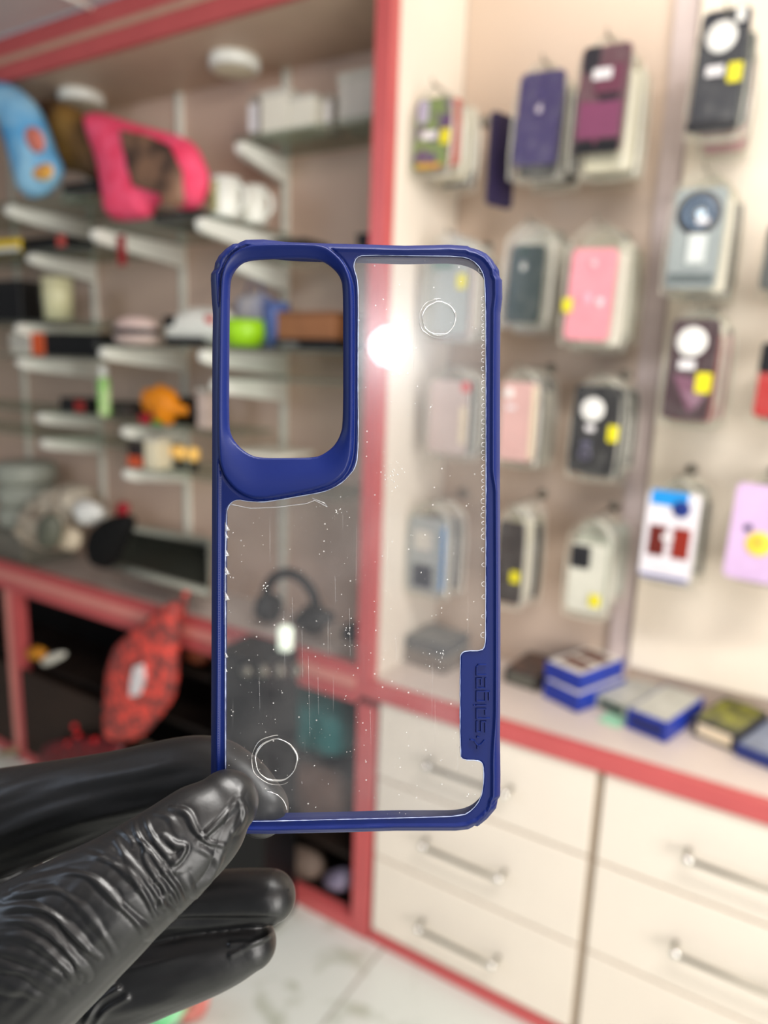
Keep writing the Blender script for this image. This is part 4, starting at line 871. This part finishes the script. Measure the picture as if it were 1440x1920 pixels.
for ch_, (ya, yb, strokes) in LET.items():
    bm = bmesh.new()
    for st in strokes:
        pts = [loc2((910.5-v_*16.5, (yb if ch_ != 'i' else 1322)-u_*(yb-ya)*(1 if ch_ != 'i' else 0))) for u_, v_ in st]
        stroke(bm, pts, 3.4*K, -.00015, .00030)
    bm_obj('embossed_letter', bm, m_navy, hc)
bm = bmesh.new()
stroke(bm, [loc2(q_) for q_ in ((883,1387),(889,1389),(896,1398),(902,1396),(908,1389))], 3.6*K, -.00015, .00030)
stroke(bm, [loc2(q_) for q_ in ((896,1399),(896,1402))], 5*K, -.00015, .00028); stroke(bm, [loc2(q_) for q_ in ((895.5,1382),(896.5,1382.5))], 4.6*K, -.00015, .0003)
bm_obj('embossed_logo', bm, m_navy, hc)

# ------------------------------------------------------------------ gloved hand
def hp(x, y, d): return np.array([(x-720)/FPX*d, (960-y)/FPX*d, -d])     # mm in a frame at the viewpoint
def cat_rom(P, n):
    P = np.asarray(P, float); P = np.vstack([2*P[0]-P[1], P, 2*P[-1]-P[-2]]); o_ = []
    for i in range(1, len(P)-2):
        for t_ in np.linspace(0, 1, n, endpoint=False):
            a, b, c_, d = P[i-1:i+3]; o_.append(.5*((2*b)+(-a+c_)*t_+(2*a-5*b+4*c_-d)*t_**2+(-a+3*b-3*c_+d)*t_**3))
    o_.append(P[-2]); return np.array(o_)
def add_finger(bm, chain, n=28):
    C = np.array([[*hp(x, y, d), a, b] for x, y, d, a, b in chain]); Q = cat_rom(C, 8)
    ctr, ra, rb = Q[:, :3], Q[:, 3], Q[:, 4]
    # rounded ends
    t0 = ctr[0]-ctr[1]; t0 /= np.linalg.norm(t0); t1 = ctr[-1]-ctr[-2]; t1 /= np.linalg.norm(t1)
    th = np.linspace(0, PI/2, 7)[1:]
    c0 = [ctr[0]+t0*ra[0]*math.sin(a) for a in th][::-1]; c1 = [ctr[-1]+t1*ra[-1]*math.sin(a) for a in th]
    s = np.cos(th).clip(.02)
    ctr = np.vstack([c0, ctr, c1]); ra2 = np.concatenate([ra[0]*s[::-1], ra, ra[-1]*s]); rb2 = np.concatenate([rb[0]*s[::-1], rb, rb[-1]*s])
    rings = []
    for i in range(len(ctr)):
        t_ = ctr[min(i+1, len(ctr)-1)]-ctr[max(i-1, 0)]; t_ /= np.linalg.norm(t_)
        a = np.cross(t_, [0, 0, 1.]); a /= np.linalg.norm(a); b = np.cross(a, t_)
        rings.append([bm.verts.new(tuple(ctr[i]+a*ra2[i]*math.cos(k*2*PI/n)+b*rb2[i]*math.sin(k*2*PI/n))) for k in range(n)])
    for A, B in zip(rings, rings[1:]):
        for k in range(n): bm.faces.new((A[k], A[(k+1) % n], B[(k+1) % n], B[k]))
    bm.faces.new(rings[0][::-1]); bm.faces.new(rings[-1])
FING = {
 'thumb': [(-190,2010,196,30,20), (-60,1880,188,24,17), (70,1785,184,20,15), (190,1698,184,16.3,13.5), (255,1650,185,14.4,12), (330,1592,188,13,10.5), (390,1540,191,11.5,9.2), (424,1506,193.5,8.8,7.5)],
 'index': [(-330,1600,240,24,16), (-160,1575,241,20,14), (0,1540,240,17.5,13), (200,1490,234,13.5,11.5), (370,1452,227,12.2,9.8), (440,1468,222,10.2,8.8), (490,1515,216,8.6,7.4)],
 'middle': [(-200,1830,236,14,12), (100,1760,242,11.5,11), (330,1700,242,10.0,10), (440,1684,240,9.0,9), (506,1681,238,8.6,8.5)],
 'ring': [(-150,1980,232,20,15), (60,1905,236,17,13), (220,1850,238,14.5,12), (340,1812,238,12.6,11), (420,1788,238,10.4,10), (472,1769,238,8.2,8.4)],
 'little': [(-150,1960,262,13,11), (80,1880,266,11,10), (260,1815,264,9,9), (360,1785,262,7.8,7.8)],
 'palm': [(-420,1960,238,52,22), (-260,1860,238,46,20), (-140,1760,240,36,17), (-60,1700,243,26,13)],
}
bm = bmesh.new()
for f_ in FING.values(): add_finger(bm, f_)
me = bpy.data.meshes.new('hand_base'); bmesh.ops.recalc_face_normals(bm, faces=bm.faces); bm.to_mesh(me); bm.free()
tmp = bpy.data.objects.new('hand_base', me); COL.objects.link(tmp)
r_ = tmp.modifiers.new('r', 'REMESH'); r_.mode = 'VOXEL'; r_.voxel_size = .42
s_ = tmp.modifiers.new('s', 'SMOOTH'); s_.iterations = 24; s_.factor = .5
dg = bpy.context.evaluated_depsgraph_get(); ev = tmp.evaluated_get(dg); hm = bpy.data.meshes.new_from_object(ev, depsgraph=dg)
bpy.data.objects.remove(tmp)
n = len(hm.vertices); co = np.empty(n*3); hm.vertices.foreach_get('co', co); co = co.reshape(-1, 3)
no = np.empty(n*3); hm.vertices.foreach_get('normal', no); no = no.reshape(-1, 3)
dep = -co[:, 2]; PXY = np.stack([720+co[:, 0]/dep*FPX, 960-co[:, 1]/dep*FPX], 1)
def g4(pts): return [(x/2.4, y/2.4+1350) for x, y in pts]
thumbmask = sst(222, 208, dep)
face = np.clip(no[:, 2]*1.4+.25, 0, 1)
h = np.zeros(n)
RID = [ # crest lines of the glove's folds (pixels of a 2.4x view), width px, height mm
 ([(0,735),(90,690),(200,655),(330,612),(450,622),(560,680),(640,770),(700,880)], 5.5, .8),
 ([(60,760),(180,715),(300,690),(400,705),(480,770),(560,850),(640,930),(665,970)], 6, 1.0),
 ([(20,800),(150,770),(260,770),(350,830),(430,920),(490,1005),(515,1055)], 6, 1.0),
 ([(0,850),(130,840),(230,870),(310,940),(390,1020),(450,1070)], 6, .9),
 ([(0,905),(110,905),(210,950),(300,1030),(360,1110),(385,1150)], 7, .9),
 ([(0,975),(100,975),(190,1020),(280,1100),(340,1165)], 7, .9),
 ([(0,1040),(100,1060),(200,1110),(300,1180)], 7, .8),
 ([(0,1110),(110,1135),(220,1190),(290,1240)], 8, .8),
 ([(0,1190),(110,1215),(210,1270)], 9, .9),
 ([(240,610),(360,585),(470,605),(560,650),(625,735),(690,820)], 5, .7),
 ([(300,570),(420,560),(520,600),(600,665)], 5, .5),
 ([(520,540),(555,600),(615,680),(680,750),(735,830),(775,885)], 5.5, 1.3),
 ([(600,545),(645,560),(655,625),(700,700),(765,785),(810,860)], 5, 1.2),
 ([(600,450),(620,520),(680,600),(745,690),(800,760),(825,840)], 5, 1.2),
 ([(655,440),(680,510),(730,580),(790,640)], 5, .7),
 ([(535,485),(575,520),(600,560)], 5, .9),
 ([(690,740),(715,722),(740,760),(735,810),(720,840)], 4, 1.0),
 ([(735,690),(790,680),(850,660)], 4.5, .8),
 ([(735,525),(790,562),(832,572),(805,625),(745,680)], 5, 1.1),
 ([(770,395),(840,420),(878,490),(930,545),(1000,560)], 5, .9),
 ([(700,420),(760,440),(800,500)], 5, .6),
 ([(1095,290),(1070,350),(1020,420),(950,490),(890,545)], 5.5, .9),
 ([(1060,400),(1050,470),(1020,540),(995,610),(960,690),(900,770)], 6, 1.2),
 ([(1085,350),(1100,420),(1075,480),(1055,500)], 5, .8),
 ([(850,560),(920,590),(985,640)], 7, .8),
 ([(830,700),(880,790),(930,790)], 6, .6),
 ([(560,770),(620,760),(660,750)], 6, .4),
 ([(420,860),(520,830),(600,790)], 10, .3),
]
rs_ = np.random.default_rng(3)
tm = thumbmask > .01; idx = np.where(tm)[0]; PP = PXY[idx]
for pts, w_, a_ in RID:
    Q = cat_rom(g4(pts), 5); d_ = seg_dist(PP, Q, False)
    s0 = np.minimum(np.hypot(*(PP-Q[0]).T), np.hypot(*(PP-Q[-1]).T)); fade = .35+.65*sst(0, 30, s0)
    wv = w_*1.12*(.8+.5*sst(-1, 1, np.sin(PP[:, 0]*.045+PP[:, 1]*.03+w_*3)))
    h[idx] += a_*.85*(np.exp(-(d_/wv)**2)-.42*np.exp(-np.abs(d_-wv*1.55)/(wv*.42)))*fade*(.65+.35*np.sin(PP[:, 0]*.03-PP[:, 1]*.02+a_*9))
# finer soft creases following the same flow
fl = np.sin((PXY[:, 0]*.62+PXY[:, 1]*.78)*.16 + 2.2*np.sin(PXY[:, 0]*.021+PXY[:, 1]*.013))*np.sin(PXY[:, 0]*.03-PXY[:, 1]*.017+1)
h += thumbmask*fl*.11*(PXY[:, 0] < 330)
# long soft folds on the other fingers
lg = np.sin(PXY[:, 1]*.085+PXY[:, 0]*.022+1.3*np.sin(PXY[:, 0]*.018))*.5 + np.sin(PXY[:, 1]*.17+PXY[:, 0]*.05+2*np.sin(PXY[:, 0]*.011))*.25
h += (1-thumbmask)*lg*.55*sst(420, 300, PXY[:, 0])
for pts, w_, a_ in (([(330,1340),(400,1240),(500,1180)], 6, .9), ([(380,1368),(440,1270),(530,1210)], 6, .9), ([(430,1368),(480,1300),(570,1250)], 6, .8), ([(1250,905),(1180,990),(1040,1010)], 6, .7), ([(1230,960),(1150,1000),(1040,1060)], 5, .6), ([(1300,760),(1330,720),(1310,690)], 3, .3), ([(1245,905),(1000,905),(700,905)], 8, -1.0)):
    Q = cat_rom(g4(pts), 5); d_ = seg_dist(PXY, Q, False); h += (1-thumbmask)*a_*np.exp(-(d_/w_)**2)
h *= face
co = co + no*h[:, None]
# to world metres
Wd = CAM + (co[:, :1]*RT + co[:, 1:2]*UP + co[:, 2:3]*(-FW))*1e-3
org = Wd.mean(0); Wd = Wd-org; hm.vertices.foreach_set('co', Wd.ravel()); hm.update()
m_glove = mat('black_nitrile', (9,10,12), .41, var=.12, scale=300, bump=.05, spec=.62)
tag(link('gloved_hand', hm, m_glove, None, True, org), 'hand in a wrinkled black nitrile glove pinching the phone case by its lower left corner', 'hand')
